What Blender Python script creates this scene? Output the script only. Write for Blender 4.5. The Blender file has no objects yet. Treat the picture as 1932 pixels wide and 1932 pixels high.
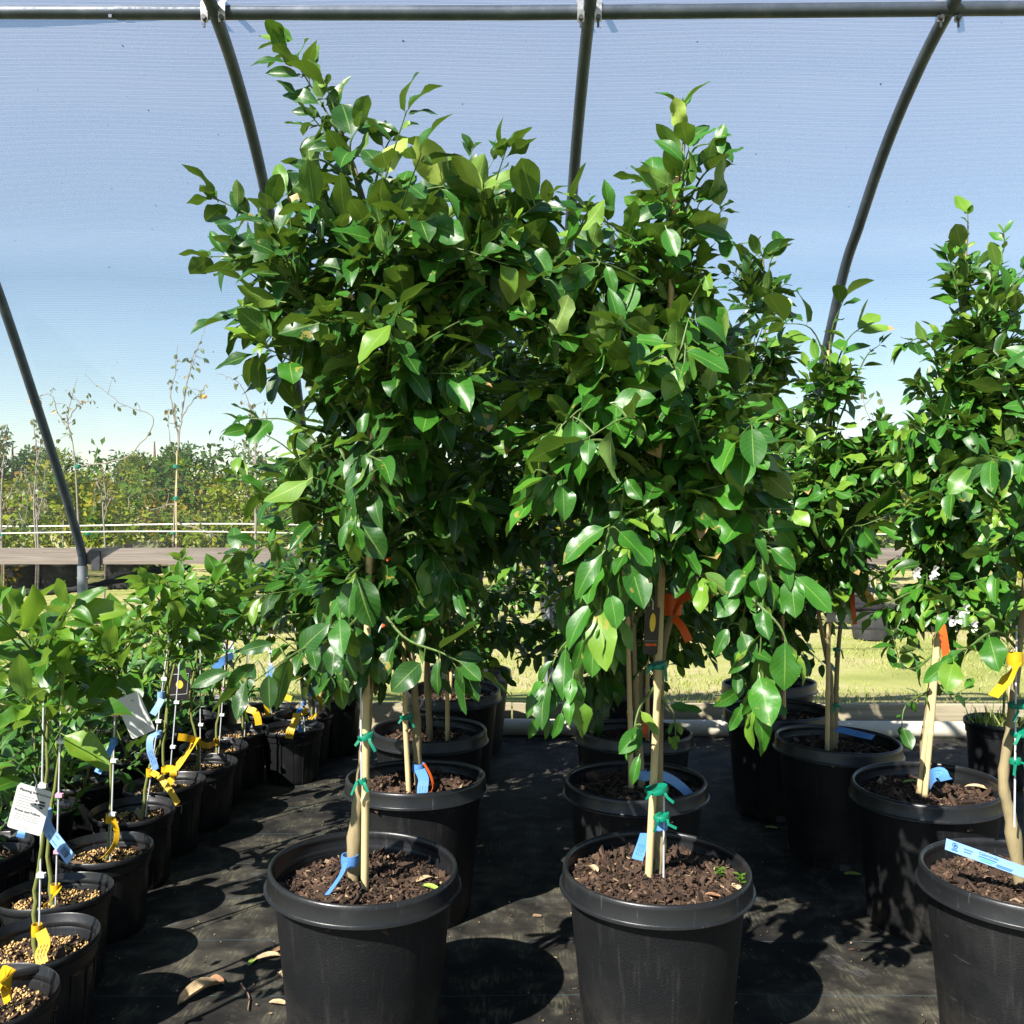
import bpy, math, random
import numpy as np
from mathutils import Vector

sc = bpy.context.scene
COL = sc.collection
rad = math.radians

# ------------------------------------------------------------------ camera, sky, sun, exposure
CAMZ, FP, CX, HY = 1.26, 1780.0, 966.0, 960.0      # eye height; focal length / centre / horizon in 1932-px units
cd = bpy.data.cameras.new('camera'); cam = bpy.data.objects.new('camera', cd); COL.objects.link(cam)
cam.location = (0, 0, CAMZ); cam.rotation_euler = (rad(90), 0, 0)
cd.sensor_width = 36; cd.lens = 36 * FP / 1932.0; cd.shift_y = -0.003
cd.clip_start = 0.05; cd.clip_end = 2000
sc.camera = cam

SUN_EL, SUN_AZ = 44.0, 219.0                        # azimuth clockwise from +Y: behind the camera, to the left
S = Vector((math.sin(rad(SUN_AZ)) * math.cos(rad(SUN_EL)), math.cos(rad(SUN_AZ)) * math.cos(rad(SUN_EL)), math.sin(rad(SUN_EL))))
w = bpy.data.worlds.new('World'); sc.world = w; w.use_nodes = True
wn = w.node_tree; wn.nodes.clear()
sky = wn.nodes.new('ShaderNodeTexSky'); sky.sky_type = 'NISHITA'; sky.sun_disc = False
sky.sun_elevation = rad(SUN_EL); sky.sun_rotation = rad(SUN_AZ)
sky.air_density = 1.15; sky.dust_density = 0.05; sky.ozone_density = 1.7
bg = wn.nodes.new('ShaderNodeBackground'); bg.inputs['Strength'].default_value = 0.064
wo = wn.nodes.new('ShaderNodeOutputWorld')
wn.links.new(sky.outputs[0], bg.inputs[0]); wn.links.new(bg.outputs[0], wo.inputs[0])
sd = bpy.data.lights.new('sun', 'SUN'); sd.energy = 5.0; sd.angle = rad(0.5); sd.color = (1.0, 0.95, 0.87)
so = bpy.data.objects.new('sun', sd); COL.objects.link(so); so.location = (-3, -4, 6)
so.rotation_euler = S.to_track_quat('Z', 'Y').to_euler()
sc.view_settings.view_transform = 'Standard'; sc.view_settings.look = 'None'
sc.view_settings.exposure = 1.35; sc.view_settings.gamma = 1.0
sc.render.engine = 'CYCLES'
sc.cycles.max_bounces = 6; sc.cycles.diffuse_bounces = 1; sc.cycles.transparent_max_bounces = 12
sc.cycles.use_denoising = True
sc.cycles.sample_clamp_indirect = 4.0

# ------------------------------------------------------------------ helpers
def W(px, py, d):
    """the point at distance d that the photograph shows at (px, py)"""
    return Vector(((px - CX) / FP * d, d, CAMZ - (py - HY) / FP * d))

def nrm(v):
    v = np.asarray(v, float); n = np.linalg.norm(v)
    return v / n if n > 1e-9 else np.array((0., 0., 1.))

class MB:
    """collects shapes for ONE mesh object"""
    def __init__(s): s.v, s.f, s.m, s.flat = [], [], [], []
    def add(s, vs, fs, mi=0, flat=False):
        o = len(s.v); s.v.extend([tuple(map(float, q)) for q in vs])
        for f in fs: s.f.append(tuple(i + o for i in f)); s.m.append(mi); s.flat.append(flat)
    def tube(s, pts, rs, n=8, mi=0, cap=True):
        pts = [np.asarray(p, float) for p in pts]
        if not hasattr(rs, '__len__'): rs = [rs] * len(pts)
        vs, fs = [], []
        up = None
        for i, p in enumerate(pts):
            t = nrm(pts[min(i + 1, len(pts) - 1)] - pts[max(i - 1, 0)])
            if up is None:
                up = np.array((1., 0, 0)) if abs(t[0]) < .8 else np.array((0, 0, 1.))
            a = nrm(up - t * np.dot(up, t)); b = np.cross(t, a); up = a
            for k in range(n):
                an = 2 * math.pi * k / n
                vs.append(p + rs[i] * (math.cos(an) * a + math.sin(an) * b))
        for i in range(len(pts) - 1):
            for k in range(n):
                k2 = (k + 1) % n
                fs.append((i * n + k, i * n + k2, (i + 1) * n + k2, (i + 1) * n + k))
        if cap:
            fs.append(tuple(range(n))[::-1]); fs.append(tuple((len(pts) - 1) * n + k for k in range(n)))
        s.add(vs, fs, mi)
    def box(s, c, h, mi=0, rot=None):
        c = np.asarray(c, float); vs = []
        for x in (-1, 1):
            for y in (-1, 1):
                for z in (-1, 1):
                    q = np.array((x * h[0], y * h[1], z * h[2]))
                    if rot is not None: q = rot @ q
                    vs.append(c + q)
        s.add(vs, [(0, 1, 3, 2), (4, 6, 7, 5), (0, 4, 5, 1), (2, 3, 7, 6), (0, 2, 6, 4), (1, 5, 7, 3)], mi, True)
    def lathe(s, prof, n=48, mi=0, c=(0, 0, 0), fn=None, close=True):
        vs, fs = [], []
        for (r, z) in prof:
            for k in range(n):
                a = 2 * math.pi * k / n
                x, y, zz = r * math.cos(a), r * math.sin(a), z
                if fn: x, y, zz = fn(x, y, zz, a)
                vs.append((c[0] + x, c[1] + y, c[2] + zz))
        for i in range(len(prof) - 1):
            for k in range(n):
                k2 = (k + 1) % n
                fs.append((i * n + k, i * n + k2, (i + 1) * n + k2, (i + 1) * n + k))
        if close:
            fs.append(tuple(range(n))[::-1])
        s.add(vs, fs, mi)
    def ribbon(s, pts, side, width, th=.0009, mi=0):
        """a strip along pts, side = its width direction (one vector or one per point)"""
        pts = [np.asarray(p, float) for p in pts]; vs, fs = [], []
        for i, p in enumerate(pts):
            t = nrm(pts[min(i + 1, len(pts) - 1)] - pts[max(i - 1, 0)])
            sd_ = np.asarray(side[i] if isinstance(side, list) else side, float)
            sd_ = nrm(sd_ - t * np.dot(sd_, t)); nn = np.cross(t, sd_)
            for a, b in ((-1, -1), (1, -1), (1, 1), (-1, 1)):
                vs.append(p + sd_ * a * width / 2 + nn * b * th / 2)
        for i in range(len(pts) - 1):
            for k in range(4):
                k2 = (k + 1) % 4
                fs.append((i * 4 + k, i * 4 + k2, (i + 1) * 4 + k2, (i + 1) * 4 + k))
        fs.append((3, 2, 1, 0)); e = (len(pts) - 1) * 4; fs.append((e, e + 1, e + 2, e + 3))
        s.add(vs, fs, mi)
    def build(s, name, mat, parent=None, off=None, smooth=True):
        me = bpy.data.meshes.new(name)
        v = s.v if off is None else [(a - off[0], b - off[1], c - off[2]) for a, b, c in s.v]
        me.from_pydata(v, [], s.f)
        for m_ in (mat if isinstance(mat, (list, tuple)) else [mat]): me.materials.append(m_)
        me.polygons.foreach_set('material_index', s.m)
        me.polygons.foreach_set('use_smooth', [smooth and not q for q in s.flat])
        me.update()
        if smooth:
            try: me.set_sharp_from_angle(angle=rad(50))
            except Exception: pass
        o = bpy.data.objects.new(name, me); COL.objects.link(o)
        if parent: o.parent = parent
        return o

def tag(o, label=None, cat=None, group=None, kind=None):
    if label: o['label'] = label
    if cat: o['category'] = cat
    if group: o['group'] = group
    if kind: o['kind'] = kind
    return o

def empty(name, loc, label, cat, group=None):
    o = bpy.data.objects.new(name, None); COL.objects.link(o); o.location = loc
    o.empty_display_size = .05
    return tag(o, label, cat, group)

def copy_part(o, parent, name=None):
    c = o.copy(); COL.objects.link(c); c.parent = parent
    for ch in list(o.children): copy_part(ch, c)
    return c

def bez(p0, p1, p2, n):
    p0, p1, p2 = (np.asarray(q, float) for q in (p0, p1, p2))
    return [(1 - t) ** 2 * p0 + 2 * t * (1 - t) * p1 + t * t * p2 for t in np.linspace(0, 1, n)]

def spline(pts, n=6):
    """Catmull-Rom through pts"""
    P = [np.asarray(p, float) for p in pts]
    if len(P) < 3:
        return [P[0] + (P[-1] - P[0]) * t for t in np.linspace(0, 1, n + 1)]
    Q = [2 * P[0] - P[1]] + P + [2 * P[-1] - P[-2]]; out = []
    for i in range(1, len(Q) - 2):
        a, b, c, d = Q[i - 1:i + 3]
        for k in range(n):
            t = k / n
            out.append(.5 * (2 * b + (c - a) * t + (2 * a - 5 * b + 4 * c - d) * t * t + (3 * b - a - 3 * c + d) * t ** 3))
    out.append(P[-1]); return out

# ------------------------------------------------------------------ materials
class NT:
    def __init__(s, name):
        s.m = bpy.data.materials.new(name); s.m.use_nodes = True; s.t = s.m.node_tree; s.t.nodes.clear()
        s.out = s.n('ShaderNodeOutputMaterial')
    def n(s, typ, **kw):
        nd = s.t.nodes.new(typ)
        for k, v in kw.items():
            if k.startswith('i_'): nd.inputs[k[2:].replace('_', ' ')].default_value = v
            else: setattr(nd, k, v)
        return nd
    def l(s, a, b): s.t.links.new(a, b)
    def coord(s, kind='Object'): return s.n('ShaderNodeTexCoord').outputs[kind]
    def noise(s, vec, scale, detail=4, rough=.55, dist=0):
        nd = s.n('ShaderNodeTexNoise'); nd.inputs['Scale'].default_value = scale
        nd.inputs['Detail'].default_value = detail; nd.inputs['Roughness'].default_value = rough
        nd.inputs['Distortion'].default_value = dist
        if vec is not None: s.l(vec, nd.inputs['Vector'])
        return nd.outputs['Fac']
    def scalev(s, vec, sc3):
        nd = s.n('ShaderNodeMapping'); nd.inputs['Scale'].default_value = sc3; s.l(vec, nd.inputs['Vector']); return nd.outputs[0]
    def ramp(s, fac, stops):
        nd = s.n('ShaderNodeValToRGB'); cr = nd.color_ramp
        while len(cr.elements) < len(stops): cr.elements.new(.5)
        for e, (p, c) in zip(cr.elements, stops):
            e.position = p; e.color = (c, c, c, 1) if not hasattr(c, '__len__') else (*c[:3], 1)
        s.l(fac, nd.inputs[0]); return nd.outputs[0]
    def math(s, op, a, b=None, c=None):
        nd = s.n('ShaderNodeMath', operation=op)
        for i, q in enumerate((a, b, c)):
            if q is None: continue
            if isinstance(q, (int, float)): nd.inputs[i].default_value = q
            else: s.l(q, nd.inputs[i])
        return nd.outputs[0]
    def mix(s, fac, a, b, blend='MIX'):
        nd = s.n('ShaderNodeMix', data_type='RGBA', blend_type=blend)
        for i, q in ((0, fac), (6, a), (7, b)):
            if isinstance(q, (int, float)): nd.inputs[i].default_value = q
            elif isinstance(q, tuple): nd.inputs[i].default_value = (*q, 1)
            else: s.l(q, nd.inputs[i])
        return nd.outputs[2]
    def bump(s, h, strength=.3, dist=.01):
        nd = s.n('ShaderNodeBump'); nd.inputs['Strength'].default_value = strength; nd.inputs['Distance'].default_value = dist
        s.l(h, nd.inputs['Height']); return nd.outputs[0]
    def pbsdf(s, col, rough=.5, spec=.5, metal=0, bump=None, **kw):
        b = s.n('ShaderNodeBsdfPrincipled')
        for k, v in (('Base Color', col), ('Roughness', rough), ('Metallic', metal), ('Specular IOR Level', spec)):
            if isinstance(v, (int, float)): b.inputs[k].default_value = v
            elif isinstance(v, tuple): b.inputs[k].default_value = (*v, 1)
            else: s.l(v, b.inputs[k])
        if bump is not None: s.l(bump, b.inputs['Normal'])
        return b.outputs[0]
    def done(s, sh): s.l(sh, s.out.inputs[0]); return s.m

def plain(name, col, rough=.5, spec=.5, var=.25, scale=30, bump=0, metal=0, trans=0):
    q = NT(name); c = q.coord(); nz = q.noise(c, scale)
    dark = tuple(x * (1 - var) for x in col); lite = tuple(min(1, x * (1 + var)) for x in col)
    colr = q.ramp(nz, [(.3, dark), (.7, lite)])
    sh = q.pbsdf(colr, rough, spec, metal, q.bump(q.noise(c, scale * 6), bump, .003) if bump else None)
    if trans:
        tr = q.n('ShaderNodeBsdfTranslucent'); q.l(colr, tr.inputs[0])
        mx = q.n('ShaderNodeMixShader'); mx.inputs[0].default_value = trans; q.l(sh, mx.inputs[1]); q.l(tr.outputs[0], mx.inputs[2]); sh = mx.outputs[0]
    return q.done(sh)

def leaf_mat(name, stops, under, spec=.38, rough=.38, trans=.12, tcol=(.30, .50, .04)):
    """attribute lv: r = colour of the leaf, g = its age, b = across, a = along"""
    q = NT(name); at = q.n('ShaderNodeAttribute'); at.attribute_name = 'lv'
    sep = q.n('ShaderNodeSeparateColor'); q.l(at.outputs['Color'], sep.inputs[0])
    r, g, b, a = sep.outputs[0], sep.outputs[1], sep.outputs[2], at.outputs['Alpha']
    col = q.ramp(r, stops)
    c = q.coord()
    n1 = q.noise(c, 22, 3)
    col = q.mix(q.math('MULTIPLY', n1, .45), col, (.035, .11, .008))
    s_ = q.math('ABSOLUTE', q.math('SUBTRACT', b, .5))
    mid = q.math('LESS_THAN', s_, .024)
    wv = q.math('SINE', q.math('MULTIPLY', q.math('SUBTRACT', a, q.math('MULTIPLY', s_, .55)), 52.0))
    vein = q.math('MULTIPLY', q.math('GREATER_THAN', wv, .94), .13)
    fac = q.math('MAXIMUM', q.math('MULTIPLY', mid, .42), vein)
    top = q.mix(fac, col, (.22, .32, .07))
    # old leaves: brown tip, yellow blotches
    old = q.math('MULTIPLY', q.math('GREATER_THAN', g, .978), q.math('GREATER_THAN', q.math('ADD', a, q.math('MULTIPLY', q.noise(c, 60, 2), .3)), .95))
    top = q.mix(old, top, (.34, .22, .09))
    blot = q.math('MULTIPLY', q.math('GREATER_THAN', g, .82), q.math('GREATER_THAN', q.noise(c, 45, 3), .64))
    top = q.mix(q.math('MULTIPLY', blot, .6), top, (.30, .22, .05))
    geo = q.n('ShaderNodeNewGeometry')
    unc = q.mix(fac, q.mix(q.ramp(r, [(.5, .42), (.98, .92)]), under, col), (.36, .44, .14))
    colr = q.mix(geo.outputs['Backfacing'], top, unc)
    rg = q.math('ADD', q.math('MULTIPLY', geo.outputs['Backfacing'], .25), q.math('ADD', q.math('MULTIPLY', n1, .16), rough - .08))
    bp = q.bump(q.math('ADD', q.math('MULTIPLY', vein, -1.2), q.math('MULTIPLY', q.noise(c, 110, 2), .9)), .16, .002)
    sh = q.pbsdf(colr, rg, spec, 0, bp)
    tr = q.n('ShaderNodeBsdfTranslucent'); q.l(q.mix(.55, colr, tcol), tr.inputs[0])
    mx = q.n('ShaderNodeMixShader'); mx.inputs[0].default_value = trans
    q.l(sh, mx.inputs[1]); q.l(tr.outputs[0], mx.inputs[2])
    return q.done(mx.outputs[0])

M = {}
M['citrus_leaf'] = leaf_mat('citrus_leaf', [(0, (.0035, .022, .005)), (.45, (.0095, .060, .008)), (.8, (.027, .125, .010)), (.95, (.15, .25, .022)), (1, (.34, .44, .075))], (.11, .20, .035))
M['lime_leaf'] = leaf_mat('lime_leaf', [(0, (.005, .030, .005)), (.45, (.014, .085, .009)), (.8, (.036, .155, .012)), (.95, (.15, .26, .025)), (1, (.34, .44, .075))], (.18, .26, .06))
M['young_leaf'] = leaf_mat('young_leaf', [(0, (.018, .075, .006)), (.4, (.038, .135, .008)), (.8, (.085, .21, .012)), (1, (.19, .30, .03))], (.20, .30, .07), trans=.3)
M['weed_leaf'] = leaf_mat('weed_leaf', [(0, (.012, .05, .012)), (.5, (.022, .085, .016)), (1, (.06, .16, .03))], (.10, .18, .07), spec=.3, rough=.5)
M['sapling_leaf'] = leaf_mat('sapling_leaf', [(0, (.03, .05, .01)), (.5, (.07, .09, .015)), (.8, (.16, .12, .025)), (1, (.30, .13, .03))], (.2, .2, .08))
M['shrub_leaf'] = leaf_mat('shrub_leaf', [(0, (.018, .046, .006)), (.3, (.060, .098, .008)), (.65, (.165, .180, .008)), (.88, (.235, .195, .012)), (1, (.21, .11, .025))], (.13, .14, .02), spec=.05, rough=.7)
M['tree_leaf'] = leaf_mat('tree_leaf', [(0, (.012, .030, .013)), (.5, (.040, .072, .020)), (1, (.10, .14, .035))], (.04, .06, .02), spec=.05, rough=.7)

def pot_mat():
    q = NT('black_pot_plastic'); c0 = q.coord(); oi = q.n('ShaderNodeObjectInfo'); va = q.n('ShaderNodeVectorMath', operation='ADD'); q.l(c0, va.inputs[0]); q.l(q.math('MULTIPLY', oi.outputs['Random'], 17.0), va.inputs[1]); c = va.outputs[0]
    n1 = q.noise(c, 5, 5, .6); n2 = q.noise(q.scalev(c, (1, 1, .35)), 14, 4)
    dust = q.math('MULTIPLY', q.ramp(n1, [(.48, 0), (.75, 1)]), q.ramp(n2, [(.4, 0.1), (.7, 1)]))
    spk = q.ramp(q.noise(c, 260, 2), [(.68, 0), (.74, 1)])
    col = q.mix(q.math('MULTIPLY', dust, .45), (.0062, .0066, .0075), (.034, .033, .030))
    col = q.mix(q.math('MULTIPLY', spk, .3), col, (.085, .083, .078))
    sp = q.n('ShaderNodeSeparateXYZ'); q.l(c0, sp.inputs[0])
    foot = q.math('MULTIPLY', q.ramp(sp.outputs[2], [(.02, 1), (.20, 0)]), q.ramp(q.noise(c, 16, 6, .7), [(.42, 0), (.62, 1)]))
    col = q.mix(q.math('MULTIPLY', foot, .5), col, (.06, .052, .04))
    scuff = q.math('MULTIPLY', q.ramp(q.noise(q.scalev(c, (1, 1, 5)), 11, 6, .7, .6), [(.62, 0), (.68, 1)]), q.ramp(q.noise(c, 3.3, 2), [(.5, 0), (.6, 1)]))
    col = q.mix(q.math('MULTIPLY', scuff, .4), col, (.075, .075, .075))
    run = q.ramp(q.noise(q.scalev(c, (26, 26, .8)), 2.2, 4), [(.58, 0), (.72, 1)])
    col = q.mix(q.math('MULTIPLY', run, .2), col, (.055, .053, .05))
    cell = q.n('ShaderNodeTexVoronoi'); cell.inputs['Scale'].default_value = 260; q.l(c, cell.inputs['Vector'])
    bp = q.bump(q.math('ADD', q.math('MULTIPLY', cell.outputs['Distance'], .6), q.noise(c, 380, 2)), .5, .0016)
    return q.done(q.pbsdf(col, q.ramp(n1, [(.3, .40), (.8, .62)]), .32, 0, bp))
M['pot'] = pot_mat()
def rim_mat():
    q = NT('black_rim_plastic'); c = q.coord()
    n1 = q.noise(c, 9, 5, .6)
    col = q.mix(q.math('MULTIPLY', q.ramp(n1, [(.55, 0), (.8, 1)]), .35), (.0085, .009, .010), (.05, .048, .046))
    scr = q.ramp(q.noise(q.scalev(c, (30, 30, 4)), 3, 3), [(.66, 0), (.72, 1)])
    col = q.mix(q.math('MULTIPLY', scr, .25), col, (.10, .10, .10))
    return q.done(q.pbsdf(col, q.ramp(n1, [(.3, .27), (.8, .48)]), .42, 0, q.bump(q.noise(c, 150, 3), .12, .002)))
M['rim'] = rim_mat()
M['soil'] = plain('potting_soil', (.055, .034, .022), .95, .2, .6, 60, .9)
def bark_mat():
    q = NT('bark_chip'); at = q.n('ShaderNodeAttribute'); at.attribute_name = 'lv'
    sep = q.n('ShaderNodeSeparateColor'); q.l(at.outputs['Color'], sep.inputs[0])
    col = q.ramp(sep.outputs[0], [(0, (.016, .010, .007)), (.4, (.048, .028, .018)), (.8, (.105, .062, .040)), (.95, (.20, .13, .08)), (1, (.34, .25, .15))])
    c = q.coord(); col = q.mix(q.math('MULTIPLY', q.noise(q.scalev(c, (1, 1, 3)), 120, 3), .5), col, (.03, .02, .014))
    return q.done(q.pbsdf(col, .85, .25, 0, q.bump(q.noise(c, 260, 3), .5, .002)))
M['bark_chip'] = bark_mat()
M['granule'] = plain('fertilizer_granule', (.50, .32, .12), .6, .4, .35, 90)
def wood_stem(name, c0, c1, sc_):
    q = NT(name); c = q.coord(); n1 = q.noise(q.scalev(c, (1, 1, .25)), sc_, 4)
    n2 = q.noise(q.scalev(c, (1, 1, .12)), sc_ * 5, 3)
    col = q.mix(n1, c0, c1); col = q.mix(q.math('MULTIPLY', n2, .4), col, tuple(x * .45 for x in c0))
    return q.done(q.pbsdf(col, .75, .3, 0, q.bump(n2, .5, .003)))
M['trunk'] = wood_stem('citrus_bark', (.15, .125, .065), (.40, .315, .17), 26)
M['green_stem'] = wood_stem('green_stem', (.10, .13, .03), (.24, .25, .07), 40)
M['twig'] = plain('green_twig', (.07, .12, .025), .6, .4, .4, 60)
M['bamboo'] = wood_stem('bamboo', (.50, .37, .17), (.66, .52, .28), 14)
M['white_bark'] = wood_stem('pale_bark', (.17, .145, .12), (.36, .32, .28), 20)
M['field_pot'] = plain('faded_field_pot', (.045, .045, .048), .6, .3, .4, 8)
M['brown_twig'] = plain('brown_twig', (.16, .11, .08), .8, .2, .3, 30)
M['rod'] = plain('grey_rod', (.45, .46, .48), .4, .5, .15, 40)
M['green_tie'] = plain('green_tie_tape', (.0, .20, .115), .45, .5, .2, 40, 0, 0, .2)
M['yellow_tag'] = plain('yellow_tag', (.66, .40, .010), .5, .4, .06, 20, 0, 0, .25)
M['blue_tag'] = plain('blue_tag', (.09, .25, .58), .5, .4, .08, 20, 0, 0, .2)
M['pale_blue_tag'] = plain('pale_blue_tag', (.20, .36, .62), .5, .4, .08, 20, 0, 0, .2)
M['orange_tag'] = plain('orange_tag', (.70, .11, .015), .5, .4, .08, 20, 0, 0, .2)
M['white_tag'] = plain('white_tag', (.60, .60, .59), .5, .4, .03, 20, 0, 0, .1)
M['black_tag'] = plain('dark_photo_tag', (.025, .022, .022), .35, .5, .3, 20)
M['ink'] = plain('dark_ink', (.03, .035, .05), .6, .3, .1, 20)
M['blue_ink'] = plain('blue_ink', (.03, .13, .35), .6, .3, .1, 20)
M['green_ink'] = plain('green_ink', (.08, .40, .14), .6, .3, .1, 20)
M['grey_ink'] = plain('grey_ink', (.30, .30, .31), .6, .3, .1, 20)
M['white_clip'] = plain('white_clip', (.72, .72, .70), .4, .5, .05, 20)
M['pink_tape'] = plain('pink_tape', (.62, .30, .42), .5, .4, .1, 20)
M['lemon'] = plain('lemon_print', (.75, .52, .05), .5, .4, .1, 20)
M['lime_fruit'] = plain('green_fruit', (.14, .26, .03), .35, .5, .2, 60, .15)
M['blossom'] = plain('white_blossom', (.80, .80, .76), .5, .3, .04, 40, 0, 0, .3)
M['orange_fruit'] = plain('orange_fruit', (.75, .30, .03), .4, .5, .12, 20)
M['dry_leaf'] = plain('dry_leaf', (.48, .36, .21), .75, .2, .4, 50, .4, 0, .15)
M['brown_leaf'] = plain('brown_leaf', (.28, .15, .08), .75, .2, .4, 50, .4, 0, .15)
M['fallen_green'] = plain('fallen_green_leaf', (.30, .42, .08), .5, .4, .25, 50, 0, 0, .2)
def metal_mat():
    q = NT('galvanised_pipe'); c = q.coord(); n1 = q.noise(c, 6, 5, .65); n2 = q.noise(q.scalev(c, (1, 1, 1)), 60, 3)
    col = q.ramp(n1, [(.25, (.042, .056, .078)), (.55, (.075, .094, .122)), (.8, (.15, .168, .195))])
    return q.done(q.pbsdf(col, q.ramp(n2, [(.3, .42), (.7, .60)]), .5, .45, q.bump(n2, .08, .002)))
M['pipe'] = metal_mat()
M['clamp'] = plain('clamp_steel', (.36, .36, .36), .45, .5, .25, 60, .2, .8)
M['bolt'] = plain('dark_bolt', (.08, .08, .09), .5, .5, .2, 60, 0, .6)
M['post'] = plain('galvanised_post', (.27, .29, .31), .5, .4, .25, 12, .1, .4)
def board_mat(name, c0, c1, c2):
    q = NT(name); c = q.coord(); n1 = q.noise(q.scalev(c, (.35, 4, 6)), 6, 6, .6, .8); n2 = q.noise(q.scalev(c, (.6, 12, 26)), 8, 4)
    col = q.ramp(n1, [(.25, c0), (.5, c1), (.75, c2)]); col = q.mix(q.math('MULTIPLY', n2, .35), col, tuple(x * .5 for x in c0))
    return q.done(q.pbsdf(col, .85, .25, 0, q.bump(n2, .5, .004)))
M['weathered'] = board_mat('weathered_board', (.22, .18, .145), (.32, .265, .215), (.42, .355, .29))
M['toe'] = board_mat('treated_board', (.24, .20, .13), (.38, .33, .22), (.46, .40, .28))
M['pvc'] = plain('white_pvc', (.50, .46, .37), .45, .4, .15, 5)
M['hose'] = plain('black_hose', (.02, .02, .022), .5, .5, .2, 20)
M['wire'] = plain('pale_line', (.62, .60, .55), .6, .3, .15, 3)
M['litter'] = plain('litter_bit', (.62, .55, .45), .8, .2, .3, 60)

# ------------------------------------------------------------------ ground, weed cloth, grass
def sheet(name, x0, x1, y0, y1, z, mat, nx=1, ny=1):
    mb = MB(); vs = []; fs = []
    for j in range(ny + 1):
        for i in range(nx + 1):
            vs.append((x0 + (x1 - x0) * i / nx, y0 + (y1 - y0) * j / ny, z))
    for j in range(ny):
        for i in range(nx):
            a = j * (nx + 1) + i; fs.append((a, a + 1, a + nx + 2, a + nx + 1))
    mb.add(vs, fs); o = mb.build(name, mat); tag(o, kind='structure'); return o

def ground_mat():
    q = NT('field_ground'); c = q.coord('Object')
    n1 = q.noise(q.scalev(c, (.45, 1, 1)), .9, 5, .6); n2 = q.noise(c, 7, 6, .65); n3 = q.noise(c, 90, 4)
    col = q.ramp(n1, [(.36, (.24, .27, .07)), (.46, (.36, .36, .12)), (.55, (.46, .40, .21)), (.64, (.44, .33, .20))])
    col = q.mix(q.math('MULTIPLY', q.ramp(n2, [(.4, 0), (.65, 1)]), .5), col, (.27, .33, .08))
    col = q.mix(q.math('MULTIPLY', n3, .45), col, (.22, .19, .08))
    return q.done(q.pbsdf(col, .95, .15, 0, q.bump(n3, .8, .02)))
M['ground'] = ground_mat()
ground = sheet('ground', -700, 700, -60, 1300, -.012, M['ground'])

def mat_mat():
    q = NT('woven_weed_cloth'); c = q.coord('Object')
    sp = q.n('ShaderNodeSeparateXYZ'); q.l(c, sp.inputs[0]); X, Y = sp.outputs[0], sp.outputs[1]
    wx = q.math('SINE', q.math('MULTIPLY', X, 2 * math.pi / .0042)); wy = q.math('SINE', q.math('MULTIPLY', Y, 2 * math.pi / .0055))
    weave = q.math('MULTIPLY', wx, wy)
    n1 = q.noise(c, 2.3, 6, .62, .6); n2 = q.noise(c, 9, 5, .6, .4); n3 = q.noise(c, 55, 4)
    streak = q.noise(q.scalev(c, (40, 6, 1)), 3, 3)
    dust = q.math('MULTIPLY', q.ramp(n1, [(.40, .12), (.66, 1)]), q.ramp(n2, [(.35, .15), (.68, 1)]))
    base = q.mix(q.math('ADD', .5, q.math('MULTIPLY', weave, .5)), (.0028, .0028, .003), (.0105, .0105, .011))
    col = q.mix(q.math('MULTIPLY', dust, .7), base, (.115, .105, .082))
    lich = q.math('MULTIPLY', q.ramp(n2, [(.50, 0), (.64, 1)]), q.ramp(streak, [(.42, 0), (.62, 1)]))
    col = q.mix(q.math('MULTIPLY', lich, .55), col, (.13, .123, .08))
    patch = q.ramp(q.noise(c, 4.2, 7, .68, .5), [(.60, 0), (.70, 1)])
    col = q.mix(q.math('MULTIPLY', patch, .7), col, (.11, .11, .107))
    ln = q.math('LESS_THAN', q.math('PINGPONG', q.math('ADD', Y, q.math('MULTIPLY', q.noise(c, 3, 2), .012)), .1525), .0013)
    col = q.mix(q.math('MULTIPLY', ln, .8), col, (.045, .09, .10))
    spk = q.ramp(n3, [(.70, 0), (.74, 1)])
    col = q.mix(q.math('MULTIPLY', spk, .5), col, (.28, .24, .17))
    return q.done(q.pbsdf(col, .70, .14, 0, q.bump(q.math('ADD', q.math('MULTIPLY', weave, .5), q.math('MULTIPLY', n2, 1.5)), .45, .003)))
M['weedmat'] = mat_mat()
def weed_cloth():
    mb = MB(); rg = np.random.RandomState(4); nx, ny = 120, 100; vs, fs = [], []
    for j in range(ny + 1):
        for i in range(nx + 1):
            x, y = -5 + 10 * i / nx, -1.5 + 6.98 * j / ny
            vs.append((x, y, .0005 + .0035 * (math.sin(x * 3.1 + y * 1.3) * math.sin(y * 4.7 - x) + 1) + rg.rand() * .0012))
    for j in range(ny):
        for i in range(nx):
            a = j * (nx + 1) + i; fs.append((a, a + 1, a + nx + 2, a + nx + 1))
    mb.add(vs, fs); return tag(mb.build('ground_cloth', M['weedmat']), kind='structure')
weed_cloth()

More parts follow.
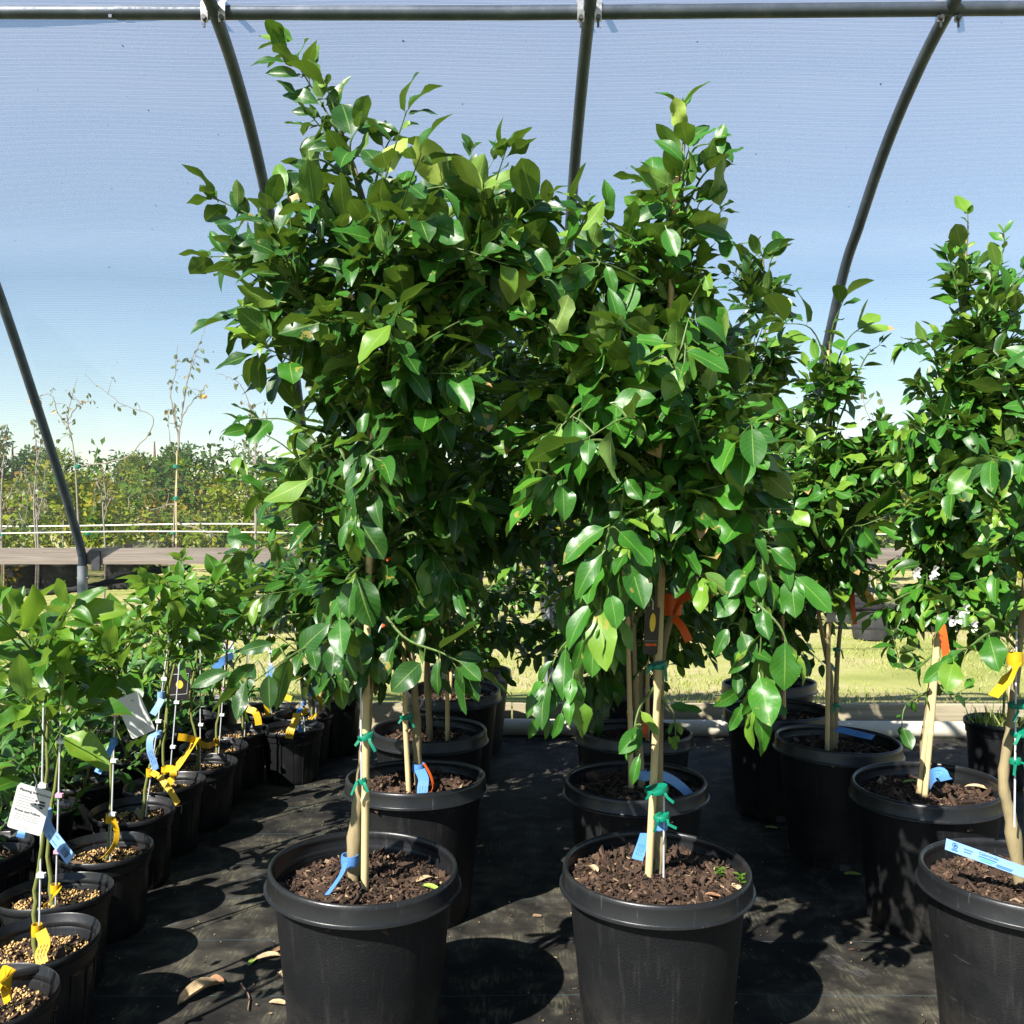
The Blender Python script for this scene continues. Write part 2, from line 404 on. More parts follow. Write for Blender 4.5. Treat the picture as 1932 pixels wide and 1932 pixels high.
# ------------------------------------------------------------------ leaves
def leaf_template(rg, nl, ns, fold, droop, wr, wave, petiole=.12):
    """unit-long leaf along +y, normal +z; returns verts, faces, (across, along)"""
    vs, uv, fs = [], [], []
    cols = [i / ns * 2 - 1 for i in range(ns + 1)]
    ph = rg.rand() * 6; tw = rg.uniform(-.25, .25)
    for j in range(nl + 1):
        t = j / nl
        wd = wr * 1.95 * (t ** .68) * ((1 - t) ** .80) * (1 + .10 * (t - .4))
        if j == 0: wd = .02
        if j == nl: wd = .012
        for s_ in cols:
            x = s_ * wd / 2; z = abs(s_) * wd / 2 * math.sin(fold) ; xx = x * math.cos(fold)
            z += -droop * t * t * .5 + wave * math.sin(t * 9 + ph + s_ * 1.5) * abs(s_) * wd
            a = tw * t; xx, z = xx * math.cos(a) - z * math.sin(a), xx * math.sin(a) + z * math.cos(a)
            y = t * (1 - droop * droop * .12 * t)
            vs.append((xx, y + petiole, z)); uv.append((s_ * .5 + .5, t))
    n = ns + 1
    for j in range(nl):
        for i in range(ns):
            a = j * n + i; fs.append((a, a + 1, a + n + 1, a + n))
    o = len(vs)                                          # the stalk
    for y in (0, petiole + .02):
        for x in (-.010, .010): vs.append((x, y, 0)); uv.append((.5, .02))
    fs.append((o, o + 1, o + 3, o + 2))
    return np.array(vs), np.array(fs), np.array(uv)

def templates(seed, nl, ns, wr=.46, k=12, droop=(-.1, .95), fold=(.08, .6)):
    rg = np.random.RandomState(seed)
    return [leaf_template(rg, nl, ns, rg.uniform(*fold), rg.uniform(*droop), wr * rg.uniform(.74, 1.18), rg.uniform(.02, .20)) for _ in range(k)]
T_HI = templates(1, 8, 4, .80)
T_MID = templates(2, 6, 2, .78)
T_BIG = templates(3, 9, 4, .76, 10, (.0, 1.1), (.15, .7))
T_LOW = templates(5, 3, 2, .8, 6)
T_RAG = templates(6, 2, 2, .75, 4)

class Leaves:
    def __init__(s, seed): s.P, s.A, s.N, s.L, s.C, s.G = [], [], [], [], [], []; s.rg = np.random.RandomState(seed)
    def add(s, p, axis, nor, L, c, g=None):
        s.P.append(p); s.A.append(axis); s.N.append(nor); s.L.append(L); s.C.append(c); s.G.append(s.rg.rand() if g is None else g)
    def build(s, name, T, mat, parent=None, off=None):
        P, A, N = np.array(s.P, float), np.array(s.A, float), np.array(s.N, float)
        A /= np.linalg.norm(A, axis=1)[:, None] + 1e-9
        N -= A * np.sum(A * N, 1)[:, None]; N /= np.linalg.norm(N, axis=1)[:, None] + 1e-9
        B = np.cross(A, N); L = np.array(s.L); C = np.array(s.C); G = np.array(s.G)
        which = s.rg.randint(0, len(T), len(P)); VV, FF, AT = [], [], []; o = 0
        for k, (tv, tf, tu) in enumerate(T):
            ix = np.where(which == k)[0]
            if not len(ix): continue
            q = tv[None] * L[ix, None, None]
            v = P[ix, None] + q[..., 0:1] * B[ix, None] + q[..., 1:2] * A[ix, None] + q[..., 2:3] * N[ix, None]
            nv = tv.shape[0]
            VV.append(v.reshape(-1, 3)); FF.append((tf[None] + o + np.arange(len(ix))[:, None, None] * nv).reshape(-1, 4))
            at = np.zeros((len(ix), nv, 4)); at[..., 0] = C[ix, None]; at[..., 1] = G[ix, None]; at[..., 2] = tu[None, :, 0]; at[..., 3] = tu[None, :, 1]
            AT.append(at.reshape(-1, 4)); o += nv * len(ix)
        return quad_mesh(name, np.concatenate(VV), np.concatenate(FF), np.concatenate(AT), mat, parent, off)

def quad_mesh(name, V, F, A, mat, parent=None, off=None, smooth=True):
    if off is not None: V = V - np.array(off)
    me = bpy.data.meshes.new(name)
    me.vertices.add(len(V)); me.vertices.foreach_set('co', V.astype(np.float32).ravel())
    me.loops.add(F.size); me.loops.foreach_set('vertex_index', F.astype(np.int32).ravel())
    me.polygons.add(len(F)); k = F.shape[1]
    me.polygons.foreach_set('loop_start', np.arange(0, F.size, k, dtype=np.int32))
    me.polygons.foreach_set('use_smooth', np.full(len(F), smooth))
    at = me.attributes.new('lv', 'FLOAT_COLOR', 'POINT'); at.data.foreach_set('color', A.astype(np.float32).ravel())
    me.update(calc_edges=True); me.validate()
    me.materials.append(mat)
    o = bpy.data.objects.new(name, me); COL.objects.link(o)
    if parent: o.parent = parent
    return o

SUNV = np.array(S)
def shoot(lv, mb, rg, pts, L, spacing, t0=.3, droop=.3, r0=.004, tone=.45, spread=.85, tn=.27, tip=3, twig=True, face=None):
    """a leafy twig along pts: leaves in a spiral, petioles outwards"""
    pts = [np.asarray(p, float) for p in pts]
    seg = [np.linalg.norm(pts[i + 1] - pts[i]) for i in range(len(pts) - 1)]; tot = sum(seg)
    if twig:
        mb.tube(pts, [r0 + (.0011 - r0) * (i / (len(pts) - 1)) for i in range(len(pts))], 5)
    cum = np.concatenate([[0], np.cumsum(seg)]); ph = rg.rand() * 6.28
    s_ = tot * t0; stop = tot
    while s_ <= stop + 1e-6:
        i = min(np.searchsorted(cum, s_, side='right') - 1, len(seg) - 1); f = (s_ - cum[i]) / max(seg[i], 1e-6)
        p = pts[i] + (pts[i + 1] - pts[i]) * min(f, 1); t = nrm(pts[i + 1] - pts[i])
        near_tip = s_ > tot - spacing * 1.2
        k = tip if near_tip else 1
        for _ in range(k):
            ph += 2.4 + rg.uniform(-.35, .35)
            a = nrm(np.cross(t, (0.3, .2, 1.))); b = np.cross(t, a)
            out = math.cos(ph) * a + math.sin(ph) * b
            ax = nrm(t * (rg.uniform(.25, .65) if not near_tip else rg.uniform(.7, 1.3)) + out * spread + np.array((0, 0, -1.)) * droop * rg.uniform(.3, 1.6) + rg.normal(0, .18, 3))
            nn = nrm(np.array((0, 0, 1.)) * .75 + SUNV * .55 + out * .25 + rg.normal(0, .38, 3))
            if face is not None: nn = nrm(np.array(face) + rg.normal(0, .22, 3))
            frac = s_ / tot
            lf = L * (rg.uniform(.5, 1.28) if rg.rand() < .85 else rg.uniform(.3, .6)) * (1 - .28 * max(0, frac - .6) / .4 * rg.rand())
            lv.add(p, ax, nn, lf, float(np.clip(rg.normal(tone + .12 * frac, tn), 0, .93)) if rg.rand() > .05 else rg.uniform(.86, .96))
        s_ += spacing * rg.uniform(.7, 1.3)

def interp_axis(tr, z):
    for i in range(len(tr) - 1):
        if tr[i][2] <= z <= tr[i + 1][2]:
            f = (z - tr[i][2]) / max(tr[i + 1][2] - tr[i][2], 1e-6); return tr[i] + (tr[i + 1] - tr[i]) * f
    return tr[-1] if z > tr[-1][2] else tr[0]

def crown(lv, mb, rg, trunk, env, d, n, L, spacing=.026, dr=None, tone=.45, ydr=1.0):
    """env: rows (py, xl, xr) of the outline, turned into real half-widths round the trunk; the crown is as deep as it is wide"""
    rows = sorted([(W(0, py, d).z, W(xl, py, d).x, W(xr, py, d).x) for py, xl, xr in env])
    zs = [r[0] for r in rows]; area = [r[2] - r[1] for r in rows]
    cum = [0]
    for i in range(len(rows) - 1): cum.append(cum[-1] + (zs[i + 1] - zs[i]) * ((area[i] + area[i + 1]) / 2) ** 1.35)
    zt = trunk[-1][2]; z0 = zs[0]
    def target():
        u = rg.rand() * cum[-1]; i = max(0, min(np.searchsorted(cum, u) - 1, len(rows) - 2)); f = (u - cum[i]) / max(cum[i + 1] - cum[i], 1e-9)
        z = zs[i] + (zs[i + 1] - zs[i]) * f
        xl, xr = (rows[i][k] + (rows[i + 1][k] - rows[i][k]) * f for k in (1, 2))
        ax = interp_axis(trunk, z); xm, hw = (xl + xr) / 2, (xr - xl) / 2
        an = rg.rand() * 6.283; rr = math.sqrt(rg.uniform(.12, 1.0))
        hw = hw - min(.055, hw * .3); H_ = zs[-1] - z0; z = z0 + .05 + (z - z0) * (1 - .17 / max(H_, .5))
        return np.array((xm + math.cos(an) * hw * rr, ax[1] + math.sin(an) * hw * .95 * ydr * rr, z)), ax, (z - z0) / max(zs[-1] - z0, 1e-6), hw
    nl = max(10, n // 7)                                 # limbs first, then leafy shoots off each limb
    for _ in range(nl):
        tgt, ax, rel, hw = target(); hr = math.hypot(tgt[0] - ax[0], tgt[1] - ax[1])
        zs0 = min(max(tgt[2] - (.15 + .8 * rel) * hr - rg.uniform(0, .1), z0 + .02 * rg.rand()), zt - .02)
        st = interp_axis(trunk, zs0)
        limb = bez(st, st + (tgt - st) * .5 + np.array((0, 0, .05 + .28 * hr * (1 - rel))) + rg.normal(0, .04, 3), tgt, 9)
        mb.tube(limb, [.0062 * (1 - .7 * i / 8) for i in range(9)], 6)
        m = max(3, int(n / nl * rg.uniform(.55, 1.5))); sp = .055 + .30 * min(hw, .3)
        for j in range(m):
            fr = 1.0 if j == 0 else rg.uniform(.35, 1.0); q = limb[int(fr * 8)]; tg = nrm(limb[-1] - limb[-3])
            if j == 0: st2, e = limb[5], limb[8] + tg * .03
            else:
                st2 = q; e = q + rg.normal(0, 1, 3) * sp * (.55, .55, .5) + tg * sp * .8 + np.array((0, 0, (rel - .45) * .10))
            droop = (.70 - 1.15 * rel) + rg.uniform(-.2, .25)
            shoot(lv, mb, rg, bez(st2, (st2 + e) / 2 + (0, 0, .015), e, 6), L, spacing, .12, droop, .0034, tone)

def px_shoot(lv, mb, rg, pts, L, spacing=.03, t0=.3, droop=.3, tone=.5, r0=.004, tip=3, tn=.2, face=None):
    shoot(lv, mb, rg, spline([W(*p) for p in pts], 5), L, spacing, t0, droop, r0, tone, tn=tn, tip=tip, face=face)

# ------------------------------------------------------------------ pots
def wobble(rg, amt):
    a1, a2, p1, p2 = amt * rg.uniform(.4, 1), amt * .6 * rg.uniform(.4, 1), rg.rand() * 6, rg.rand() * 6
    tx, ty = rg.normal(0, .012, 2)
    def fn(x, y, z, a):
        k = min(1, max(0, z / .25)); s_ = 1 + k * (a1 * math.cos(2 * a + p1) + a2 * math.cos(3 * a + p2))
        return x * s_, y * s_, z + k * (tx * x + ty * y) * 1.5
    return fn

BIGH = .43
def make_big_pot(seed):
    rg = np.random.RandomState(seed); fn = wobble(rg, .012)
    body = MB()
    body.lathe([(.158, 0), (.166, .004), (.169, .02), (.182, .16), (.196, .30), (.2035, .372), (.205, .383), (.199, .384), (.192, .300), (.16, .01)], 64, 0, fn=fn)
    for a in (-1.2, .5, 2.2, 3.9):                       # drain notches at the foot
        c = np.array((.168 * math.cos(a), .168 * math.sin(a), .022)); R = np.array(((math.cos(a), -math.sin(a), 0), (math.sin(a), math.cos(a), 0), (0, 0, 1)))
        body.box(c, (.0035, .018, .011), 1, R)
    rim = MB()
    rim.lathe([(.2065, .3845), (.2255, .3815), (.2272, .3830), (.2268, .3850), (.2218, .3875), (.2210, .3890), (.2192, .4190), (.2180, .4255), (.2155, .4292), (.2122, .4300), (.2090, .4285), (.2072, .4240), (.2062, .4130), (.2070, .4110), (.2056, .4080), (.2062, .4050), (.2046, .4020), (.2052, .3985), (.2034, .3950), (.2025, .385)], 72, 0, fn=fn, close=False)
    wall = MB()
    wall.lathe([(.2026, .386), (.199, .355), (.193, .32), (.19, .30)], 64, 0, fn=fn, close=False)
    return body, rim, wall, fn

def make_small_pot(seed, tall=1.0):
    rg = np.random.RandomState(seed); fn = wobble(rg, .035)
    body = MB()
    body.lathe([(.108, 0), (.113, .004), (.116, .03), (.124, .13 * tall), (.127, .19 * tall), (.1275, .2 * tall), (.1325, .203 * tall), (.134, .228 * tall), (.1395, .231 * tall), (.1415, .236 * tall), (.1405, .247 * tall), (.1385, .25 * tall), (.1365, .247 * tall), (.135, .236 * tall), (.1315, .232 * tall), (.130, .222 * tall), (.1315, .219 * tall), (.129, .214 * tall), (.128, .205 * tall), (.125, .2 * tall), (.121, .15 * tall)], 56, 0, fn=fn)
    for k in range(16):                                  # moulded ribs down the side
        a = 2 * math.pi * k / 16 + .1
        body.tube([(.1135 * math.cos(a), .1135 * math.sin(a), .012), (.1272 * math.cos(a), .1272 * math.sin(a), .192 * tall)], .0026, 5)
    return body, fn

def chips(seed, n, R, z, size, mound=.012, tone=.45):
    """loose bark on a pot: n small flat slabs, one mesh"""
    rg = np.random.RandomState(seed)
    base = np.array([(x, y, q) for x in (-1, 1) for y in (-1, 1) for q in (-1, 1)], float)
    F0 = np.array([(0, 1, 3, 2), (4, 6, 7, 5), (0, 4, 5, 1), (2, 3, 7, 6), (0, 2, 6, 4), (1, 5, 7, 3)])
    V, F, A = [], [], []
    for i in range(n):
        r = R * math.sqrt(rg.rand()); a = rg.rand() * 6.283
        s_ = size * rg.uniform(.35, 1.3) * (1.9 if rg.rand() < .08 else 1)
        s_ *= (1 if rg.rand() > .3 else .5); h = np.array((s_ * rg.uniform(.5, 1.9), s_ * rg.uniform(.2, .65), s_ * rg.uniform(.10, .26)))
        b = base * h * (1 + rg.normal(0, .22, (8, 3)))
        e = rg.normal(0, .55, 2); ya = rg.rand() * 6.283
        cx, sx, cy, sy, cz, sz = math.cos(e[0]), math.sin(e[0]), math.cos(e[1]), math.sin(e[1]), math.cos(ya), math.sin(ya)
        Rm = np.array(((cz, -sz, 0), (sz, cz, 0), (0, 0, 1))) @ np.array(((cy, 0, sy), (0, 1, 0), (-sy, 0, cy))) @ np.array(((1, 0, 0), (0, cx, -sx), (0, sx, cx)))
        zz = z + mound * (1 - (r / R) ** 2) + .008 * math.sin(r * 50 + a * 3) * .5 + rg.uniform(-.004, .008)
        V.append(b @ Rm.T + np.array((r * math.cos(a), r * math.sin(a), zz))); F.append(F0 + 8 * i)
        A.append(np.tile((np.clip(rg.normal(tone, .28), 0, 1), 0, 0, 1), (8, 1)))
    return np.concatenate(V), np.concatenate(F), np.concatenate(A)

def granules(seed, n, R, z, rr):
    rg = np.random.RandomState(seed)
    o = np.array(((1, 0, 0), (-1, 0, 0), (0, 1, 0), (0, -1, 0), (0, 0, 1), (0, 0, -1)), float)
    F0 = np.array(((4, 0, 2), (4, 2, 1), (4, 1, 3), (4, 3, 0), (5, 2, 0), (5, 1, 2), (5, 3, 1), (5, 0, 3)))
    V, F, A = [], [], []
    for i in range(n):
        while True:
            r = R * math.sqrt(rg.rand()); a = rg.rand() * 6.283
            if math.sin(r * 70 + 3 * a + seed) + .6 * math.sin(a * 5 + seed) > -.5 or rg.rand() < .15: break
        s_ = rr * rg.uniform(.6, 1.3)
        V.append(o * s_ * rg.uniform(.75, 1.2, (6, 3)) + (r * math.cos(a), r * math.sin(a), z + rg.uniform(.002, .009))); F.append(F0 + 6 * i)
        A.append(np.tile((rg.rand(), 0, 0, 1), (6, 1)))
    return np.concatenate(V), np.concatenate(F), np.concatenate(A)

def soil_disc(R, z, mound, fn=None):
    mb = MB(); mb.lathe([(R, z - .01), (R * .985, z), (R * .75, z + mound * .45), (R * .4, z + mound * .84), (.002, z + mound)], 40, 0)
    return mb

BIG_PROTO = []
for sd_ in (11, 12, 13):
    BIG_PROTO.append(make_big_pot(sd_))
BIG_ME = {}
def place_big_pot(root, k, soil_z, n_chip, seed):
    """pot (> rim, inner_wall), soil (> bark_mulch) under root; copies share mesh data"""
    if k not in BIG_ME:
        b, r, wl, fn = BIG_PROTO[k]
        p = b.build('pot', [M['pot'], M['bolt']], root); r.build('rim', M['rim'], p); wl.build('inner_wall', M['rim'], p)
        BIG_ME[k] = p
    else:
        p = copy_part(BIG_ME[k], root)
    p.rotation_euler.z = (seed * 1.7) % 6.28
    so_ = soil_disc(.2005, soil_z, .010).build('soil', M['soil'], root)
    V, F, A = chips(seed, int(n_chip * 2.8), .196, soil_z, .0070 if n_chip > 900 else .0095)
    quad_mesh('bark_mulch', V, F, A, M['bark_chip'], so_, smooth=False)
    return p

def bamboo(mb, p0, p1, r=.0085, seed=0):
    rg = np.random.RandomState(seed); p0, p1 = np.array(p0, float), np.array(p1, float)
    n = max(2, int(np.linalg.norm(p1 - p0) / .22)); pts, rs = [], []
    for i in range(n):
        for f, k in ((0, 1.02), (.08, .95), (.86, .95), (.94, 1.02), (.965, 1.22), (.985, 1.2)):
            t = (i + f) / n; pts.append(p0 + (p1 - p0) * t + np.array((math.sin(t * 7 + seed) * .003, math.cos(t * 5 + seed) * .003, 0))); rs.append(r * k * (1 - .25 * t))
    mb.tube(pts, rs, 10)

def tie(mb, p, r=.014, w_=.012, tails=2, seed=0):
    """a knotted turn of green tape with loose tails"""
    rg = np.random.RandomState(seed); p = np.array(p, float)
    mb.tube([p + (0, 0, -w_ * .5), p + (0, 0, -w_ * .2), p + (.001, 0, w_ * .2), p + (0, 0, w_ * .5)], [r, r * 1.06, r * 1.05, r], 10)
    for k in range(tails):
        s_ = 1 if k % 2 else -1
        q = p + (s_ * r * .6, -r * .9, 0)
        mb.ribbon([q, q + (s_ * .006 * rg.rand(), -.006, rg.uniform(-.01, .004)), q + (s_ * rg.uniform(.002, .020), -.007, rg.uniform(-.032, -.012))], (0, .4, 1) if rg.rand() < .4 else (.8, .3, .3), .0065)

# ------------------------------------------------------------------ the big potted trees
TREES = {}; LK = 1.12
def big_tree(key, label, px, py, d, trunk_px, env, n_shoot, L, seed, leafm='citrus_leaf', T=None, stake=None, rod=None, ties=(), explicit=(), heroes=(), tone=.45,
             spacing=.027, n_chip=500, soil_z=.372, potk=0, r_trunk=.014, ydr=1.0, extra_stems=()):
    base = W(px, py, d); base = Vector((base.x, base.y, 0)); off = (base.x, base.y, 0)
    root = empty('potted_citrus_tree', base, label, 'potted tree', 'citrus trees in large black pots')
    place_big_pot(root, potk, soil_z, n_chip, seed)
    rg = np.random.RandomState(seed)
    tr = [np.array(W(x, y, d + (q[0] if q else 0))) for (x, y, *q) in trunk_px]
    tr[0][1] = base.y + (tr[0][1] - base.y) * .5; tr[0][2] = soil_z - .01
    trs = spline(tr, 6)
    tm = MB(); m = len(trs)
    tm.tube(trs, [(r_trunk * (1.25 if i == 0 else 1.0) * (1 - .72 * i / (m - 1)) * (1 + .10 * math.sin(i * 2.3 + seed) + .32 * math.exp(-((i - 4.5) / 1.3) ** 2))) for i in range(m)], 12)
    for st in extra_stems:
        ps = spline([W(*q) for q in st], 6); ps[0][2] = soil_z - .01
        tm.tube(ps, [.010 - .005 * i / (len(ps) - 1) for i in range(len(ps))], 9)
    trk = tm.build('trunk', M['trunk'], root, off)
    lv = Leaves(seed + 100); br = MB()
    crown(lv, br, rg, trs, env, d, int(n_shoot * 1.6), L * LK, spacing * 1.0, tone=tone, ydr=ydr)
    for e in explicit:
        px_shoot(lv, br, rg, e[0], *e[1:2], **(e[2] if len(e) > 2 else {}))
    BV = np.array(br.v)[::3]
    for (bx, by, tx, ty, hd, back, tn_) in heroes:       # the large leaves that stand out
        a_, b_ = np.array(W(bx, by, hd + .02)), np.array(W(tx, ty, hd - .01)); Lh = np.linalg.norm(b_ - a_) / 1.06
        nn = np.array((rg.normal(.4, .2), .85, -.3 + rg.normal(0, .1))) if back else np.array((rg.normal(0, .35), -.75, .4 + rg.normal(0, .2)))
        lv.add(a_, b_ - a_, nn, Lh, tn_, .5 if rg.rand() < .7 else .9)
        k = BV[int(np.argmin(((BV - a_) ** 2).sum(1)))]; br.tube(bez(a_, (a_ + k) / 2 + (0, 0, .008), k, 5), [.0012, .0016, .002, .0024, .003], 5)
    br.build('branches', M['twig'], root, off)
    lv.build('crown', T or T_MID, M[leafm], root, off)
    if stake:
        for j, (a, b) in enumerate(stake):
            pa, pb = W(*a), W(*b); pa.z = soil_z - .015
            sm = MB(); bamboo(sm, pa, pb, .0095 if d < 2.5 else .009, seed + j); sm.build('bamboo_stake', M['bamboo'], root, off)
    if rod:
        for a, b in rod:
            rm = MB(); pa, pb = W(*a), W(*b); rm.tube([pa, pb], .0022, 6); rm.build('support_rod', M['rod'], root, off)
    for j, t_ in enumerate(ties):
        tb = MB(); tie(tb, W(*t_[:3]), *(t_[3:4] or (.016,)), seed=seed + j); tb.build('green_tie', M['green_tie'], root, off)
    TREES[key] = root
    return root, base
